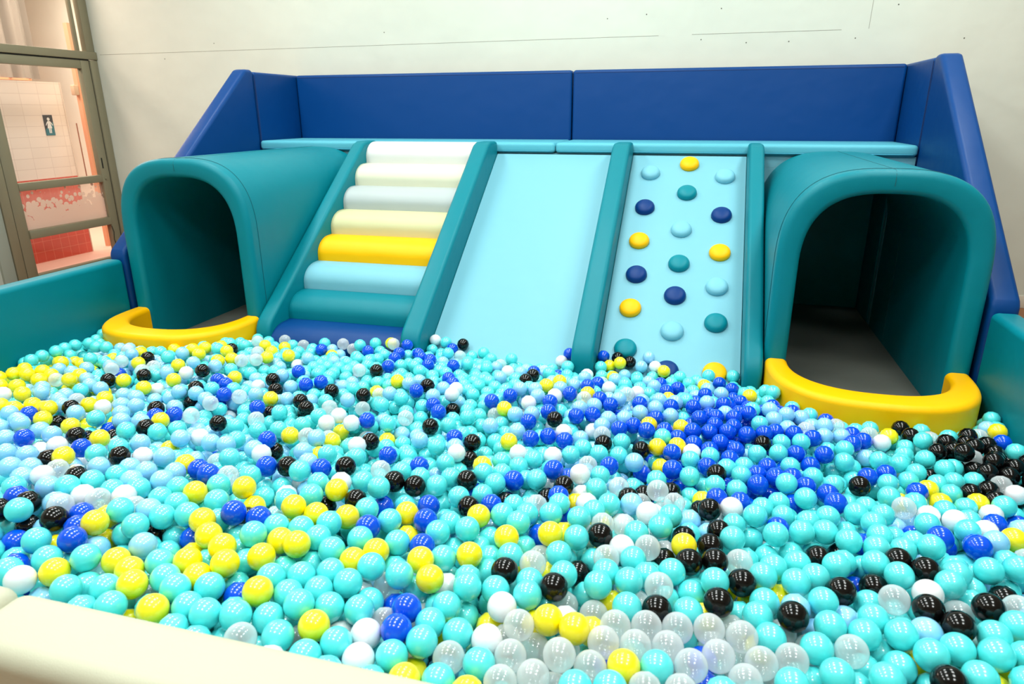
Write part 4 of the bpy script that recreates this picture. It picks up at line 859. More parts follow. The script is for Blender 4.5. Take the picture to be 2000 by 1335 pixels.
    22710166920, 23126687500, 23507642704, 23566963434, 24031007833, 24399970406, 24840361850, 25244877427, 25649467793, 25744764500, 26042114385, 26161296706, 26530227500, 26649014869, 26839529913, 27291842718,
    27422598836, 27601227934, 28255581305, 28434224427, 29088591798, 29159977000, 29267220899, 29862035945, 29969198476, 30147712001, 30552354805, 30861617941, 30921174713, 31397282805, 31742235427, 32301647721,
    33039429913, 33491627242, 33503428791, 33872433406, 34265123333, 34693603448, 35074372410, 35502740392, 35693007792, 36145242042, 36347661462, 36573646369, 36895041302, 37680325809, 37763789847, 37846949441,
    38513378274, 38668070519, 38739645854, 39263217336, 39548740765, 40107935441, 40334238906, 40822064936, 41262312847, 41500217922, 42012036500, 42059651242, 42250020220, 42464145871, 43059276190, 43178306943,
    43570880500, 44094512422, 44201731002, 44272995699, 44963243500, 45391675415, 45641502727, 45689052501, 46141266913, 46176914891, 46379389001, 46450758746, 46831596413, 46974235777, 47152801500, 47152711760,
    47569291434, 47962008501, 48390433434, 49032946186, 49330642718, 49532763000, 49604310427, 49758919878, 50222964269, 50341963420, 51115599934, 51520150500, 51853284427, 52400699137, 52567413927, 53007724000,
    53221791588, 53816871500, 54007163427, 54637922500, 54828231941, 55339981319, 55447070000, 55542403406, 56066034503, 56292103889, 56291900000, 56291973969, 5351958, 719229441, 1480927444, 1683136003,
    2290067906, 3206445707, 3527748430, 3706150868, 4098977214, 4562950441, 4884145841, 5395876920, 5515010329, 5800463777, 6026741437, 6455110710, 7038262864, 7442807277, 7478356299, 7835576714,
    8335180785, 8585213385, 8835103663, 9430173350, 9441908486, 9894109184, 10191710186, 10881871421, 11631672970, 11643475417, 12333756242, 12369259875, 12428909990, 12976341855, 13083339731, 13595036616,
    14344676928, 14701845214, 14820796803, 15344290941, 15427720949, 15939389831, 16236878869, 16724712747, 16915244500, 17010308414, 17284078868, 17843329519, 18640762833, 18664425927, 18807337505, 19568836441,
    19616569001, 20152073365, 20842269421, 20925411500, 21365813819, 21365676913, 21841879920, 22305980666, 22317680420, 22722343840, 23150673441, 23555480046, 23971776941, 24376545200, 24566781258, 24792883927,
    25185689361, 25625908406, 26006824354, 26137563727, 26518464413, 27065815770, 27875008862, 28029837948, 28719908862, 28850794000, 28862830949, 29326976854, 29398209229, 29778973798, 30433613694, 30969054543,
    31195290420, 31659341826, 31706794413, 32111467500, 32480473326, 32539822413, 32980077326, 33360953913, 33599038761, 33789326340, 34182088920, 34396167262, 34551041000, 35038923941, 35145982776, 35360262000,
    35800366778, 35860041434, 35978898790, 36538268186, 37097455906, 37323696340, 37704472271, 37930490913, 38144813826, 38513724816, 38692188927, 38965976000, 39382378694, 39394282701, 39703664000, 40024876955,
    40703313420, 40750879227, 41179257807, 41548063704, 41571862906, 41905160502, 41988496270, 42393152683, 42404890892, 42702506002, 42773819328, 43047644943, 43226173643, 43785295169, 43856757420, 44665883997,
    44725402213, 44856381502, 45260884342, 45344316927, 45665596711, 46093908420, 46260641819, 46796141406, 46986426333, 47141146500, 47629176777, 47664732885, 48200232500, 48283526228, 48688200164, 48819183001,
    48878529378, 49045283749, 49402115000, 49604555385, 49759164833, 50187662000, 50366008455, 50865812609, 51103944920, 51686891592, 51829729455, 52472379089, 52484390001, 52591455504, 53186246110, 53305325948,
    53543399000, 53924056242, 54055155420, 54067014146, 54352550001, 54566662941, 54888183539, 54959401868, 55185504506, 55614041315, 55721096292, 56292372500, 56292218955, 5596951, 719617503, 814681444,
    1350321696, 1481081000, 1945226906, 2266404003, 2742558539, 2992501179, 3551807455, 4253777944, 4289615165, 5098635984, 5205921812, 5467578679, 5610517884, 5955513291, 6419654892, 6883803503,
    6967129165, 7086086689, 7764341628, 8168926885, 8514013336, 9120987145, 9120895470, 9835018018, 10061132651, 10584598928, 11084350305, 11346300435, 12226844448, 12369711471, 13083563921, 13166990340,
    13773725911, 14071211413, 14368900665, 14487799606, 14856663795, 15261324285, 15713411442, 15999158799, 16379896337, 16546414914, 16760671398, 17296133262, 17379428967, 17522362369, 18093485696, 18248135927,
    18331604284, 18795718705, 19081135927, 19188407777, 19747690644, 19914160428, 20521224934, 20890013319, 21330368920, 21913416830, 22246693406, 22746293941, 23317696878, 23436596168, 23841283270, 24043603500,
    24412447921, 24626511000, 25102511441, 25435931962, 25495316889, 25923635920, 26185533500, 26637765427, 26744739840, 27220693948, 27268525242, 27696778633, 27982479511, 28375039847, 28779772386, 29017804354,
    29600872484, 30029136599, 30410019927, 30814542500, 30969362277, 31528714434, 31635663500, 32040218420, 32099813656, 32754407854, 32861349920, 33301622334, 33682484920, 34087140500, 34503612920, 34896358000,
    35384247899, 35753061272, 36241058456, 36693282500, 36824000808, 37145451750, 37454802000, 37514359245, 37621318455, 38252137000, 38383006054, 38870829424, 38990017500, 39334970904, 39739637000, 40084622700,
    40096504707, 40501247894, 40941594123, 41465004422, 41595943632, 42369594108, 42571837000, 42916986434, 43690398934, 44035397833, 44380662690, 44475718420, 45166058429, 45285122225, 45475350342, 45987074441,
    46165668502, 46605934552, 46760679497, 47581751434, 47724428500, 48271800876, 48355220291, 48379079000, 49009740878, 49497557650, 49521405500, 49723744708, 50306694592, 50366253441, 50937460001, 51139889955,
    51437233064, 51865674427, 52163262543, 52603589861, 52960625550, 53162812501, 53210291096, 53317470970, 53841148612, 54031600434, 54079081000, 54531348337, 54876328500, 54888417913, 55554723645, 55590423000,
    56292450470, 56292467448, 5859430, 707826440, 707959001, 1457631455, 2242954458, 3111640787, 3278373386, 4075596408, 4504048503, 4801359893, 4908579642, 6015317549, 6027130635, 6741241503,
    7181485899, 7550393340, 8014464937, 8502379396, 8942633498, 9478158361, 10370699928, 10703977680, 10810881277, 11179941963, 11620105868, 11977175449, 12453270299, 12857701941, 13190937770, 13274331820,
    13654938927, 14095400397, 14856923522, 15332992935, 15785193347, 16142098407, 16296956706, 16772976955, 16939335491, 17046491006, 17153616690, 17391696750, 17772342435, 18260466428, 18676921340, 18748166878,
    19664642327, 19700194934, 20319159504, 20509388586, 21116393053, 21413750117, 21877958228, 22056524000, 22473031420, 22484960001, 22901288262, 23413050500, 23770177614, 23924764949, 24757768434, 24829035000,
    25531376955, 25602598000, 25816939113, 26102402229, 26721306983, 27102173000, 27530475385, 28351599941, 29018011122, 29184585969, 29684477354, 29993782343, 30160274277, 30695827141, 30802933434, 31279028291,
    31850238441, 31980998847, 32361745927, 32683273434, 32766394500, 33182877420, 33301989854, 33575629500, 33825527220, 34004008920, 34372971500, 34456149840, 34837033434, 35039460257, 35182175001, 35467716256,
    35896045500, 35991389407, 36384065334, 36883812413, 37324133001, 37371839233, 37788152871, 38097679249, 38204804234, 38609322885, 38871252000, 39132839229, 39490014769, 39513856284, 39799277443, 40251520218,
    40513312751, 40929953108, 40977569992, 40977559002, 41286745927, 41655723615, 42119770429, 42762527936, 42833897164, 43500139650, 43547847434, 43988165348, 44309356434, 44821063819, 44987796422, 45689809160,
    46058709671, 46380092941, 46808419000, 46891754833, 47177278269, 47201220899, 47605663000, 47724737242, 48355520501, 48355391434, 48486456305, 49021767298, 49045727927, 49450272690, 49711991323, 49724021235,
    49819273000, 50414088088, 50616517000, 50890106029, 51021131427, 51877819424, 52032600634, 52579965200, 53305815945, 53579576194, 54103238305, 54400690138, 54519587500, 54638714176, 55090757229, 55316954000,
    55400251312, 55816754391, 56292667242, 5981501, 708088923, 1636366599, 1636372944, 2017026270, 2493085388, 2969130500, 3576100864, 3754429764, 4063952658, 4349559040, 4956297979, 5658527414,
    6289161628, 7003178875, 7395969483, 8086068205, 8097979196, 8669150351, 8895407500, 9061875277, 9585383907, 9859252221, 10085342196, 10644617081, 10823208522, 11382472892, 11667950791, 11882228240,
    12679537500, 12988843413, 13107970265, 13488685000, 13572114913, 13952848826, 14285939501, 14405079920, 14761915721, 14833518988, 15261851941, 15523554734, 15987636364, 16225703312, 17058720868, 17249022000,
    17522781948, 18141645291, 18522497351, 19093497943, 19129302501, 19153082589, 19760038039, 20474020854, 20914316900, 21330775355, 21711543378, 22282834686, 22390005152, 22806301000, 23258511927, 23972596109,
    24353477152, 24591287867, 24734213420, 25091283000, 25484018441, 25781329000, 26233602906, 26531205162, 27066505382, 27173713420, 27828143700, 28101986843, 28363787573, 28768247249, 29601295927, 30017757000,
    30374886941, 30493698242, 30850915347, 31088764399, 31921879948, 32231133333, 32243201693, 32968937198, 33028408001, 33099945264, 33504404947, 33801972240, 33825753500, 34028096270, 34492171364, 34575563283,
    34813580317, 35051509500, 35313232934, 35801140333, 35813015000, 35991642262, 36467655000, 36741253920, 36872175408, 37526580420, 37562480747, 37812310298, 37978909500, 38323950427, 38609676812, 38728679500,
    38823765234, 39145078428, 39502123502, 40156497983, 40299424636, 40632697504, 41513206749, 41584596734, 41774890845, 42346294657, 42619965955, 43179319206, 43369526405, 43405288929, 44047987713, 44202497920,
    44702326645, 44892837934, 45297525835, 45523475690, 45690022413, 45892437502, 46082701847, 46392249204, 46701616983, 47308464868, 47487097469, 47594001000, 48034315413, 48296258500, 48296319071, 48712748517,
    49045857000, 49533848385, 49938480333, 50247718913, 50390502029, 50402544500, 50878579905, 51354422000, 51533066592, 51616191253, 51664015039, 52009072500, 52223139934, 52556379008, 52746785004, 53056146952,
    53389392991, 53853520592, 54008186313, 54555711385, 54769732501, 54841196687, 55055522277, 55186250431, 55578981500, 55721778809, 56292953955, 56293104000, 6314728, 6125399, 648728500, 982019937,
    1505722085, 2088775962, 2100528500, 2874088546, 3028970862, 3552545937, 3814199291, 4361700479, 5039884815, 5456423738, 6241771102, 6896382902, 7443636649, 7491372744, 8145777963, 8181554501,
    8776614623, 9288153421, 9335813424, 9776263421, 10156987168, 10502058687, 11180410927, 11525416868, 11584996501, 11692167749, 11977644462, 12346432841, 12632260256, 12774881413, 13298516827, 13786427771,
    14095907413, 14583863845, 14916972428, 15500037805, 16178240221, 16523518250, 16844814000, 16880339455, 17178066962, 17356455387, 17427753000, 17820509483, 18403645194, 18522676215, 18974833502, 19212819969,
    19343856868, 19712564579, 20390895511, 20426687115, 21033506326, 21104993000, 21580881427, 21854634375, 21902254500, 22449616378, 22628266501, 22652004340, 22925542500, 23104270441, 23104032623, 23437424505,
    23782398864, 24234634270, 24246593001, 24746354893, 25019957333, 25198610500, 25662627663, 25924524906, 26090967763, 26686009427, 27507147941, 27626067896, 27983264121, 28256876151, 28911232434, 29125625779,
    29268327337, 29684907441, 30101323868, 30506024997, 31208005913, 31303350171, 31648285367, 31934024927, 32409986875, 32671684955, 32909628500, 33219186769, 33314443244, 33611837000, 33647442948, 34040300861,
    34278366501, 34468661934, 34992254501, 35242074441, 35610978375, 35718049500, 35944307428, 35991929268, 36408341382, 36693898934, 36753336783, 37122460285, 37122298500, 37491125413, 37872058826, 38276595420,
    38312285719, 38669403500, 39085816533, 39526026158, 39811860678, 39859263878, 40109318228, 40704338892, 41049289123, 41382498955, 42037023000, 42060792235, 42489303885, 42608339671, 42858056502, 43274630394,
    43488953664, 43643453807, 44143239408, 44417044002, 44821575220, 45119025002, 45131107357, 45381053650, 45785463943, 46190201199, 46368578286, 46511391502, 46856554927, 47023211615, 47677641354, 47879961500,
    48177433955, 48748725566, 48962788140, 49343648257, 49748191500, 50164705934, 50605072000, 50712071347, 51176307385, 51283260000, 51771356000, 51807042693, 52223497610, 52437598969, 53092263396, 53199164158,
    53544327598, 53818037368, 54353496166, 54460690214, 55127089924, 55602992680, 55710228760, 55745732382, 55769686004, 56293317882, 56293150246, 6527503, 434801850, 815763144, 1517750902, 1755860120,
    2243661780, 2934001710, 3719331745, 4397645458, 4909348500, 5099585120, 5111512497, 5587708553, 5801786452, 5932591392, 6385001427, 6503791770, 7134607047, 7348716633, 7694001855, 7777091351,
    8181810000, 8324649053, 8574427116, 9121913927, 9526458347, 10288152840, 10335797501, 10537961414, 11013964500, 11347262919, 11799420501, 11835044235, 12346818268, 12358650829, 12953791004, 13084611036,
    13298670427, 13774723326, 14036562282, 14584003413, 15214717763, 15642991434, 16369108820, 16428461357, 17166338840, 17606673406, 17904033799, 18225312350, 18427704156, 19022661470, 19653480924, 19677315441,
    19855577448, 20367372298, 20498411906, 20867091427, 21021865601, 21521644207, 22081108883, 22164247392, 22806997941, 22878338917, 23152048500, 23616044298, 23628115413, 23925513501, 24187233434, 24687089000,
    24710823409, 25222547518, 25770042340, 26198455913, 26424391770, 26769715770, 26876665650, 26983736914, 27614598326, 27888178907, 28376107298, 28911498470, 29197252806, 29578048871, 29970661805, 30446766462,
    30803672354, 31208250920, 31815154840, 31922376921, 32077109192, 32172171500, 32660047455, 32874394001, 33326597949, 33576378500, 33742884442, 33838238819, 34361758755, 34409431456, 34837859875, 34956792501,
    35135215949, 35539819883, 35837448941, 36301517000, 36360979299, 36658490254, 36753640371, 37372429506, 37467749776, 37812701913, 37824798342, 38431533900, 38633829920, 39002709747, 39371735363, 39526319441,
    40228548915, 40490325149, 41073459436, 41406596002, 41525694849, 41751615922, 41870662220, 42156254002, 42263382791, 42668098692, 42763234920, 42893991000, 43048677758, 43512995234, 43560464915, 44096042256,
    44345777413, 44607808394, 44714846169, 44845647002, 44881312777, 45381241976, 46000035628, 46035591527, 46368822502, 46773496434, 46833049633, 47546891476, 47618379551, 48249138399, 48415749530, 48855873955,
    49177397962, 49319998000, 49332004017, 49677005441, 50105443500, 50153138992, 50498140455, 51021695333, 51045575001, 51545427885, 51878681141, 52128601000, 52295029843, 52414103809, 52854389004, 52973306110,
    53175770162, 53592087504, 53699188246, 53794448229, 53901669931, 54603630624, 54698899938, 55412830718, 55662785822, 56293471500, 56293500200, 6618955, 6772501, 637479951, 1339650522, 1422795926,
    2029752326, 2231936416, 2315372503, 2993697420, 3219692000, 3790906357, 4350248735, 4921430885, 6361446476, 6706322896, 6718450572, 7111041420, 7467978001, 7944065997, 8229659568, 8800841420,
    9443410271, 9895753420, 9943210725, 10324101327, 10657202927, 11073706001, 11145103319, 11418918399, 11859155001, 12085178476, 12644562799, 13168225428, 13489399812, 13655982798, 14346213651, 14655523064,
    14953226287, 14965157298, 15072099421, 15690945396, 15881243428, 16309832623, 16868988899, 17428373305, 17868704393, 18177964812, 18356611000, 18665881913, 19082410678, 20093966235, 20569948000, 20772339497,
    20903103389, 21319550476, 22105027455, 22140818000, 23068966277, 23711541005, 24140004484, 24199319301, 24616050375, 24699125906, 25270480637, 25496481976, 26079614156, 26174880186, 27150638631, 27281464399,
    27436343221, 27650455000, 28031287544, 28649936413, 28673946743, 28876114132, 29328379962, 29709218889, 29899485000, 30161393913, 30554034826, 31184695913, 31327461438, 31958269714, 32160506000, 32422426268,
    32600813426, 32719953813, 32874628501, 33255460428, 33481455854, 33564716501, 33576519761, 33993141420, 34445303758, 35099767962, 35183215790, 35195157305, 35682861369, 35813890455, 36039851308, 36361301347,
    36551574934, 36813442276, 36932325500, 37182355840, 37765561226, 38169932899, 38610268305, 38884024762, 39110029429, 39134053702, 39693179212, 39788472922, 40181085000, 40192985819, 40454929685, 40621462434,
    41097504826, 41371256878, 42001746964, 42537338300, 43144322642, 43298815756, 43846306422, 44143908335, 44203328297, 44941092800, 45155278002, 45405217705, 45429083436, 45952722319, 46131050492, 46892689229,
    47475729378, 47737617663, 47868580194, 48582562413, 48987124468, 49475122004, 49689139500, 49796390958, 49986632955, 50034456500, 50331953456, 50498357000, 50617456004, 50926788906, 51271829826, 51605236519,
    51795555546, 52045546000, 52438239965, 52521360933, 52807044504, 52914051096, 53318786952, 53532829004, 53747082596, 54187455700, 54580075624, 54925234483, 54984643000, 55317987629, 55639150690, 55639342882,
    55793867504, 56293860004, 56293692396, 6937490, 768530000, 1268502480, 2208388428, 3053442428, 3624471220, 3767274000, 3850784523, 4350405857, 4421970000, 4552874277, 4993170364, 5052478273,
    5564188364, 5623892007, 5873567868, 6016584497, 6635388469, 7289720243, 7706387906, 8087079785, 8836674834, 9205689913, 9634041355, 9991194914, 10395746326, 10514592768, 10693147920, 11502484358,
    11526166249, 11752258749, 12347209427, 12942286883, 13061366925, 13453951000, 13858513158, 14144078763, 14572586455, 15512711717, 15595888399, 15917349749, 16429035364, 16762204340, 17142919941, 17809463462,
    18071127340, 18559037441, 18987395862, 19189887899, 19737200917, 20010865462, 20582069396, 20736884449, 21141295000, 21462770812, 21557812927, 21784017500, 22093494989, 22164706292, 22426639682, 22521894500,
    22605016363, 22926428784, 23414219962, 23806902889, 24354438972, 24937360406, 25151798420, 25342062320, 25841861927, 26293998500, 26353548572, 26769995427, 27008146340, 27579342427, 28257646524, 28412328448,
    29233418354, 29768903941, 30078219500, 30328256791, 30863616511, 31327730917, 31565870000, 31672844413, 32196433500, 32565393421, 32732071113, 33231685747, 33386500826, 33684099242, 33933900434, 34243213355,
    34517036247, 34671584927, 35004991861, 35421470357, 35873590238, 36087706763, 36528019920, 36635270840, 37099398434, 37432497333, 37920459934, 38134467785, 38384549000, 38550981357, 38658256699, 38943762642,
    39431742434, 39895713347, 40228979422, 40645581614, 41228607000, 41561706678, 41645153132, 42180484971, 42394772912, 42870817957, 43061281713, 43644300905, 43679947929, 44155961500, 44489292120, 44500981413,
    45060459929, 45191227326, 45322295670, 45869600422, 46095704642, 46559670978, 46845492016, 47119100000, 47237981946, 47345154962, 47880745500, 48166272448, 48356582035, 48511316000, 48975507364, 49344390354,
    49808542413, 50236991000, 50641580927, 50831770500, 51022213207, 51069991000, 51450637294, 51938604165, 52593005948, 53247478536, 53509270500, 53747362183, 54068610117, 54235296504, 54485151455, 54699460500,
    54937277504, 55234956434, 55449178200, 55615696504, 55746576296, 56293996924, 7178893, 7325500, 637871503, 733201413, 1268732500, 1470889441, 1839880973, 2268133420, 2815564500, 2922783921,
    2946430487, 3732025977, 3779427008, 4267508855, 4660201427, 5064759001, 5088594911, 5481266413, 5909701819, 6326208413, 6766522826, 7147269906, 7254236500, 7730338938, 8646554875, 9431975735,
    9943756593, 10098515623, 10610034270, 10776686004, 11490696799, 11550339900, 12181043729, 12264126945, 12811656735, 12930645749, 13644722519, 13668337334, 13870605351, 14334870432, 14537141962, 14739378501,
    14953509396, 15286712448, 15394025501, 15608008501, 15727146151, 16000841948, 16572042306, 17000511500, 17083682441, 17690582000, 17750225892, 18285736000, 18476006899, 18606812840, 18975813500, 19190132913,
    19428024833, 19666139500, 19904006913, 20380003819, 20630025920, 21046550840, 21403431442, 21760441500, 22141336455, 22343531882, 22462643000, 22843306948, 23176527500, 23366844638, 23640550871, 23985675812,
    24497476927, 24735309480, 25152005305, 25651790921, 25853958312, 26080169500, 26460819484, 26770377305, 27258273413, 27710491482, 28055545546, 28721924833, 29126454427, 29590642361, 29995238434, 30518894819,
    30816257955, 31268482861, 31684989427, 32065709333, 32291861000, 32506134948, 32958370354, 33279554448, 33791443399, 33827007305, 34564915764, 34624233435, 35207504928, 35683428291, 36290250927, 37075780834,
    37587494427, 38063474077, 38444248899, 38825080870, 38920224000, 39253483943, 39812620107, 40050717427, 40419677354, 40895526429, 41026538000, 41181284543, 41538276936, 42252190114, 42335503434, 42894803800,
    43465985941, 43906331856, 44263222936, 44846497934, 45084487905, 45643738420, 46155375786, 46381646943, 46750329955, 47214632906, 47476261721, 48107006864, 48166612300, 48618654001, 48809065221, 49106743000,
    49392252420, 50082333840, 50201504990, 51022597941, 51438944449, 51439097500, 51807966581, 52414740364, 52557726256, 52902727500, 53223915959, 53545205000, 54045061455, 54794866441, 54925622500, 55378047523,
    55889610462, 56294119000, 43137934, 614386500, 1375958920, 1875808298, 2149374921, 2673002500, 7516264000, 8230334934, 8575483448, 9027575389, 9765490898, 10039242949, 10515288847, 10776927448,
    10907761693, 11288687346, 11372095406, 11788382676, 12169332426, 12466819110, 12907023920, 13157050333, 13335434001, 13597360421, 14299362616, 14406522591, 14715844501, 15037277934, 15191880446, 15275050538,
    15418063501, 15870267420, 15941506799, 16120034000, 16679302913, 16834045637, 17310181392, 17405238289, 18083594551, 18464351906, 18714157840, 18976058500, 19190377899, 19440169819, 19666381000, 20273145347,
    20570791913, 21284669411, 21832027868, 22022574420, 22605667875, 22879251962, 23486229517, 23771671553, 24461941833, 25056958934, 25616283994, 25842428919, 26401697833, 26437264407, 27234673193, 27936772899,
    28305638312, 28388930500, 28733967920, 29126741826, 29138690001, 29578951913, 29947880354, 30423858962, 31221088969, 31637606889, 32565771000, 33018027470, 33553538368, 33922578025, 34255565207, 34695997448,
    34993491023, 35481474490, 35814510608, 36159760777, 36825988920, 37385467448, 37659059354, 38158872949, 38539708457, 38980011483, 39622454361, 39824858929, 40241415343, 40705367934, 41371914927, 41693155863,
    42157241450, 42585683861, 42954478455, 43406727856, 43597267471, 44037360950, 44406327870, 44620635941, 45429772927, 45822399835, 46203384964, 46607869849, 47191081476, 47428927840, 47916858948, 48690274941,
    53200360955, 54021506448, 54688053455, 55449516927, 55735235504, 56294423990, 56294364004, 7679511, 7651000, 650416207, 793033892, 1161937854, 9253913032, 9706232424, 10467933861, 10646310927,
    11181808039, 11336623088, 11955265840, 12110080920, 12574198000, 12859668914, 13085891812, 13299979001, 13585708920, 13847386834, 14002201501, 14299586428, 14763795448, 15049419448, 15477697284, 15858619413,
    16393909882, 16584400441, 17322326378, 17548311270, 18071896899, 18512333721, 18666799270, 18988200000, 19131129906, 19428525341, 19654729500, 19868814427, 20332925326, 21047026000, 21046795819, 21273014414,
    21856069361, 22022815920, 22439322500, 22736689963, 23141307000, 23141360362, 23379436913, 23510106047, 23998139424, 24188594948, 24771730389, 24938200420, 25545090235, 26080659900, 26509017500, 26675495420,
    26878036920, 27008804326, 27472872420, 28008533000, 28151169200, 28579561500, 28805819707, 28829409448, 29436365749, 30031368920, 30471669390, 30804949434, 31316684805, 31495019963, 32078113435, 32328065441,
    32732598500, 33161068956, 33577618376, 33768133460, 34529638949, 35231802214, 35910084434, 36623958426, 36909691001, 36933302950, 37409515885, 37778311270, 38409003955, 39122993798, 39718007464, 40075060398,
    40991223784, 41229377448, 41990882955, 42181395384, 42788119971, 43466615983, 44025744863, 44287659964, 44799345500, 45215810936, 45667941328, 46167929978, 46691411270, 55437861934, 56294707742, 56294661759,
    7920984, 10408559441, 10527678896, 11217752994, 11324939871, 11884117000, 12146050421, 12276891438, 12824210414, 13264517001, 13645460976, 13716843969, 14323631427, 15442249298, 16310847805, 16501404899,
    17048752742, 17655638000, 18084059406, 18619675200, 18964652000, 19833359420, 20737752847, 21273269927, 21546896868, 22046853885, 22463364006, 22689338581, 23129736947, 23272581892, 23843677200, 24629164805,
    24962241935, 25331243000, 25533431898, 25747718913, 26306924721, 26628381913, 27032968349, 27603996623, 28329959427, 29079781983, 29484157948, 29912771427, 30210075672, 30805201448, 31816557948, 32173722816,
    32637699948, 33256664483, 34077757434, 34327507284, 34851162920, 35113053500, 35279678855, 35660418940, 36160065370, 36410055500, 36648003455, 37207404500, 38087959442, 38623497501, 38897103421, 39694455934,
    40444054429, 40670273870, 41039225943, 41824548964, 42597957976, 43038296883, 44073694429, 44549610885, 44870931427, 45501575756, 45787382459, 45846853976, 55866492920, 56294945854, 8127742, 8137500,
    10694386955, 11646327763, 12384236242, 12907748436, 12955331556, 13562381686, 14323897560, 14954548885, 15085581154, 15561529082, 16120689298, 16632571165, 17251234455, 17406095828, 18179578140, 18250991675,
    19345648519, 19655198682, 20024064186, 20547485455, 21118836137, 21785124284, 22630080123, 23213228500, 23808215137, 24319792371, 24534206370, 25057679962, 25367069919, 26045429102, 26116709500, 26830906075,
    27449516934, 27759036340, 28294500955, 28949102686, 29651202420, 29710576000, 30460269740, 31174385152, 31578792463, 31781141000, 32340490469, 32995057242, 33875695434, 34744290561, 35505981504, 35827120001,
    36314992706, 36362795427, 36564979500, 36981430920, 37290939000, 37659727700, 38659334469, 39337617243, 39349716469, 40277730934, 40932381442, 41705793956, 42336620152, 42479199462, 43300288920, 43812184929,
    44359459249, 45049669476, 45501999298, 45513881002, 56295109990, 56295109500, 10908776228, 11016008500, 11051771955, 11658479175, 11706055163, 12432059906, 13157861773, 13181858046, 13895784441, 14633528371,
    15454652900, 16228103829, 16882715990, 17608510843, 18310715991, 18941293322, 19619701969, 19810154959, 20357389808, 20643000856, 21083370428, 21785375795, 21797468561, 21868658791, 22523228539, 22951551926,
    23272854913, 23284947707, 23427666500, 24058409356, 24153503920, 24843791610, 25486282920, 25748198000, 26247959921, 26307337000, 26497971506, 26997744004, 27604458420, 27818763000, 28389945963, 28568512000,
    29330150500, 29901200000, 30460458427, 30853375441, 31936083160, 31959865001, 32459843956, 32685838500, 33197535434, 33923554504, 34589821420, 35886994913, 36946049596, 37398273500, 37636137448, 38469172427,
    38528791001, 39635558013, 39885412000, 40158972434, 40575517502, 40766040385, 41218257500, 41539445934, 43050682927, 43729154562, 44014607002, 44573875962, 44597861002, 45335580990, 11337585651, 11801486088,
    12527452679, 13741301769, 14490924637, 15312038671, 16109289588, 16835312277, 17596807117, 18298984353, 19072452692, 20345686088, 20536299910, 21095456186, 21702496476, 22190204105, 22511577060, 22880585961,
    23106538273, 23511285630, 24082345420, 24867811927, 25617417512, 25915036001, 26379101407, 26676706000, 27105113462, 27759396385, 28009397500, 28544883983, 28747232501, 29306382540, 29496950000, 30115631001,
    30246681871, 31079713372, 31674513920, 31674632501, 32174285500, 32293481912, 32757525500, 33269183852, 33816685665, 34197485231, 34851985001, 35149286072, 35970602899, 36184589001, 36720204979, 36910552000,
    37422364245, 37886334501, 38184016878, 38897869949, 39195313501, 40230725941, 41277939976, 41825290501, 42170293063, 42444216501, 43181911502, 44026857350, 44502885002, 44800276906, 45193025500, 24237283462,
    24677705633, 25082232490, 25712834735, 25998567077, 26415039587, 26712626661, 27914334392, 28604632588, 29068735528, 29330434454, 29889814500, 29961271137, 30639490000, 31044261703, 31413018007, 32210307500,
    32948146042, 35768562060, 35768484599, 36363323501, 37041728521, 37827114501, 38588760063, 39207448001, 39695509133, 40718818546, 41064023154, 41766032021, 42051523914, 42420644183, 43051169492, 43063125015,
    43788972500, 23987768497, 23987593254, 24737405406, 25427507274, 25439589604, 26153487885, 26950808913, 27450465217, 27700593046, 28128824794, 28842810773, 29568679231, 30318372217, 31817779231, 32591300259,
    33103137030, 33507575724, 36232861493, 36482568717, 36934884703, 37279914281, 38077193252, 38255879061, 39041117787, 39707504084, 40362000259, 41718624801, 42432740469, 43170389745, 43884565004, 43920065217,
    23987964796, 24809040242, 26058536739, 33507926223, 35768922737, 36697126225, 37494370141, 38660682306, 39124617572,
]
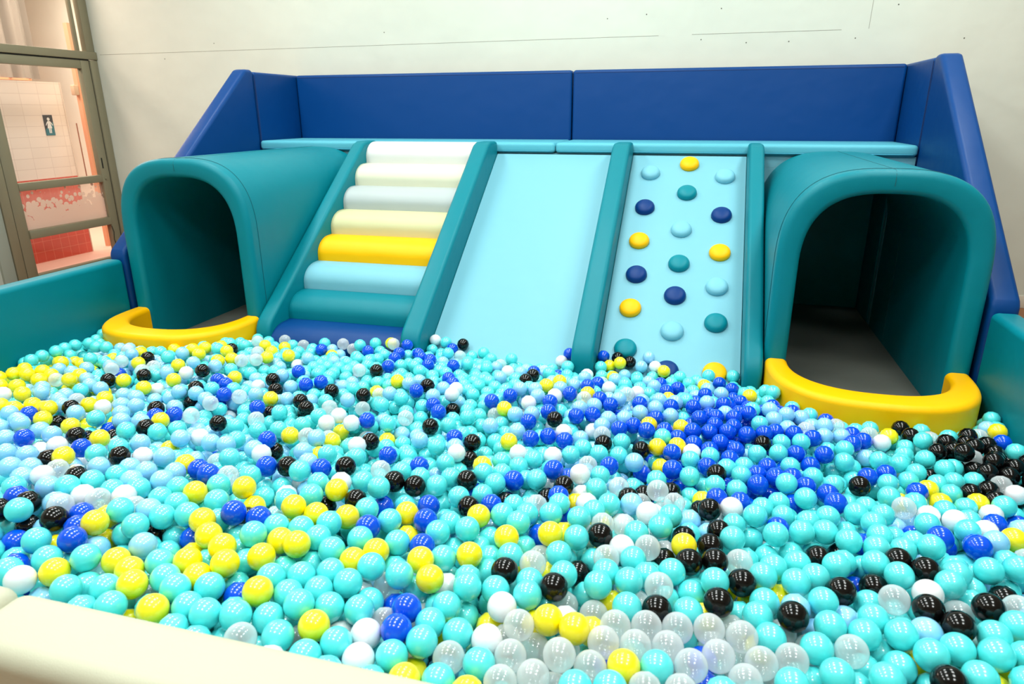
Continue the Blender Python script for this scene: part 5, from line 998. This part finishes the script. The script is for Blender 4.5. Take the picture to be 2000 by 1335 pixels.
BALL_LOOK = [
    666001, 300100, 235000, 660602, 3003, 68000, 10002, 606000, 1, 336500, 663500, 636000, 66600, 366600, 4402, 557200, 601000, 7002, 650600, 57500,
    368602, 608600, 666402, 56100, 8603, 67000, 630000, 200001, 100000, 25000, 600602, 666003, 60100, 668601, 500200, 110000, 4, 56000, 38602, 60300,
    6002, 2, 666000, 540000, 663600, 65000, 6001, 55300, 500000, 60300, 6001, 300300, 7600, 10001, 50300, 616000, 7, 600601, 3000, 302,
    600, 140000, 61500, 438000, 301300, 3600, 10100, 9, 500, 1000, 666401, 506000, 652000, 8018, 106000, 666002, 6002, 30001, 107300, 207500,
    7200, 1200, 14000, 300001, 46402, 301, 366002, 60000, 346000, 600001, 5002, 400, 402, 4401, 21000, 3200, 44000, 1000, 231600, 5,
    68600, 400000, 1, 310200, 44402, 30000, 368600, 121600, 10000, 80605, 8003, 24200, 6602, 738602, 20000, 100000, 436000, 666300, 340000, 104000,
    230100, 444400, 3200, 320002, 3, 333000, 5, 13300, 30601, 200, 406000, 38005, 600300, 30002, 41600, 6601, 200003, 10, 20000, 401,
    707001, 40300, 46401, 5400, 14, 360500, 3300, 460400, 200002, 30000, 6, 404001, 200001, 660500, 230200, 30601, 80606, 230300, 303300, 12,
    40000, 33200, 40001, 8, 130000, 330002, 2, 6, 888602, 136300, 303000, 1500, 707000, 20400, 300001, 344000, 4400, 200, 3001, 330400,
    451200, 260000, 260500, 42600, 36000, 1300, 3002, 544400, 3, 300002, 40002, 600003, 16, 103000, 2, 300200, 301, 320001, 180100, 503000,
    220202, 3000, 60400, 110500, 343000, 302201, 401000, 400100, 425100, 230500, 446000, 64300, 32000, 303400, 304400, 366001, 100600, 56400, 313000, 552000,
    23000, 400400, 200004, 600002, 400, 220201, 50000, 322000, 400600, 20200, 2000, 11, 707300, 156400, 13, 222200, 3600, 30003, 205600, 888601,
    0, 41500, 0, 3000, 420000, 124000, 1, 16600, 601500, 6400, 10000, 200002, 360601, 22000, 406100, 200, 24500, 500300, 2, 560000,
    10600, 30004, 13200, 888302, 504000, 40000, 3300, 330001, 1, 17, 440600, 542600, 506100, 300002, 8604, 502000, 200300, 480000, 606100, 302000,
    857200, 12400, 5001, 302202, 19, 604000, 20500, 600600, 810100, 10200, 15, 464400, 778004, 404002, 100, 30300, 200005, 200600, 100000, 44401,
]
BALL = []
for v in BALL_DATA:
    v, k = divmod(v, 7); v, z = divmod(v, 500); x, y = divmod(v, 3400)
    BALL.append(((x + BX) / 1000.0, (y + BY) / 1000.0, (z + BZ) / 1000.0, KEYS[k]))
_P = np.array([b[:3] for b in BALL]); _C = ''.join(b[3] for b in BALL)
COLOUR = {'T': 'turquoise', 'L': 'pale blue', 'B': 'dark blue', 'Y': 'yellow', 'K': 'black', 'W': 'white', 'C': 'clear'}
ORD = ('first second third fourth fifth sixth seventh eighth ninth tenth eleventh twelfth thirteenth fourteenth fifteenth sixteenth '
       'seventeenth eighteenth nineteenth twentieth').split()
def ball_label(c, code):
    # code: what lies left, right, in front and behind, and the rank among the balls of the same description
    sides, rank = divmod(code, 100)
    sides = '%04d' % sides
    parts = []
    for ch, where in zip(sides, ('left', 'right', 'in front', 'behind')):
        if ch == '7' and where == 'in front': parts.append('cream wall in front')
        elif ch in '123456': parts.append(COLOUR[KEYS[int(ch)]] + ' ' + where)
    s = COLOUR[c] + (' plastic ball, ' + ', '.join(parts) if parts else ' plastic ball amid turquoise balls')
    if rank:
        if len(s.split()) > 13: s = s.replace(' plastic', '')
        s += (', %s of these from the left' if len(s.split()) <= 11 else ', %s from left') % ORD[rank - 1]
    if len(s.split()) > 16: s = s.replace(' plastic', '')
    return s

def unit_ball(sub):
    bm = bmesh.new(); bmesh.ops.create_icosphere(bm, subdivisions=sub, radius=0.035)
    return bm
def ball_mesh(mat, name):
    bm = bmesh.new(); bmesh.ops.create_uvsphere(bm, u_segments=40, v_segments=24, radius=0.035)
    for f in bm.faces: f.smooth = True
    me = bpy.data.meshes.new(name); bm.to_mesh(me); bm.free(); me.materials.append(mat); return me
BMESH = {k: ball_mesh(BM[k], 'ball_' + BM[k].name) for k in KEYS}
brng = random.Random(11)
for i in range(300):
    o = bpy.data.objects.new('plastic_ball', BMESH[_C[i]]); COL.objects.link(o)
    o.location = _P[i]
    o.rotation_euler = (brng.uniform(0, 6.28), brng.uniform(0, 6.28), 0)
    tag(o, ball_label(_C[i], BALL_LOOK[i]), 'ball', 'loose plastic balls in the pit')

bm = unit_ball(2); me0 = bpy.data.meshes.new('u'); bm.to_mesh(me0); bm.free()
nv, nf = len(me0.vertices), len(me0.polygons)
V = np.empty(nv * 3); me0.vertices.foreach_get('co', V); V = V.reshape(nv, 3)
F = np.array([list(p.vertices) for p in me0.polygons])
R_ = _P[300:]; nb = len(R_)
vv = (V[None] + R_[:, None]).reshape(-1, 3)
ff = (F[None] + (np.arange(nb) * nv)[:, None, None]).reshape(-1, 3)
me = bpy.data.meshes.new('ball_pit_balls')
me.vertices.add(len(vv)); me.vertices.foreach_set('co', vv.ravel())
me.loops.add(ff.size); me.loops.foreach_set('vertex_index', ff.ravel())
me.polygons.add(len(ff)); me.polygons.foreach_set('loop_start', np.arange(len(ff)) * 3); me.polygons.foreach_set('loop_total', np.full(len(ff), 3))
me.polygons.foreach_set('material_index', np.repeat([KEYS.index(c) for c in _C[300:]], nf))
me.polygons.foreach_set('use_smooth', np.ones(len(ff), dtype=bool))
me.update(calc_edges=True); me.validate()
for k in KEYS: me.materials.append(BM[k])
bpy.data.meshes.remove(me0)
so = bpy.data.objects.new('ball_pit_balls', me); COL.objects.link(so)
so['kind'] = 'stuff'
tag(so, 'mass of turquoise and mixed plastic balls filling the pit back to the slides', 'balls')
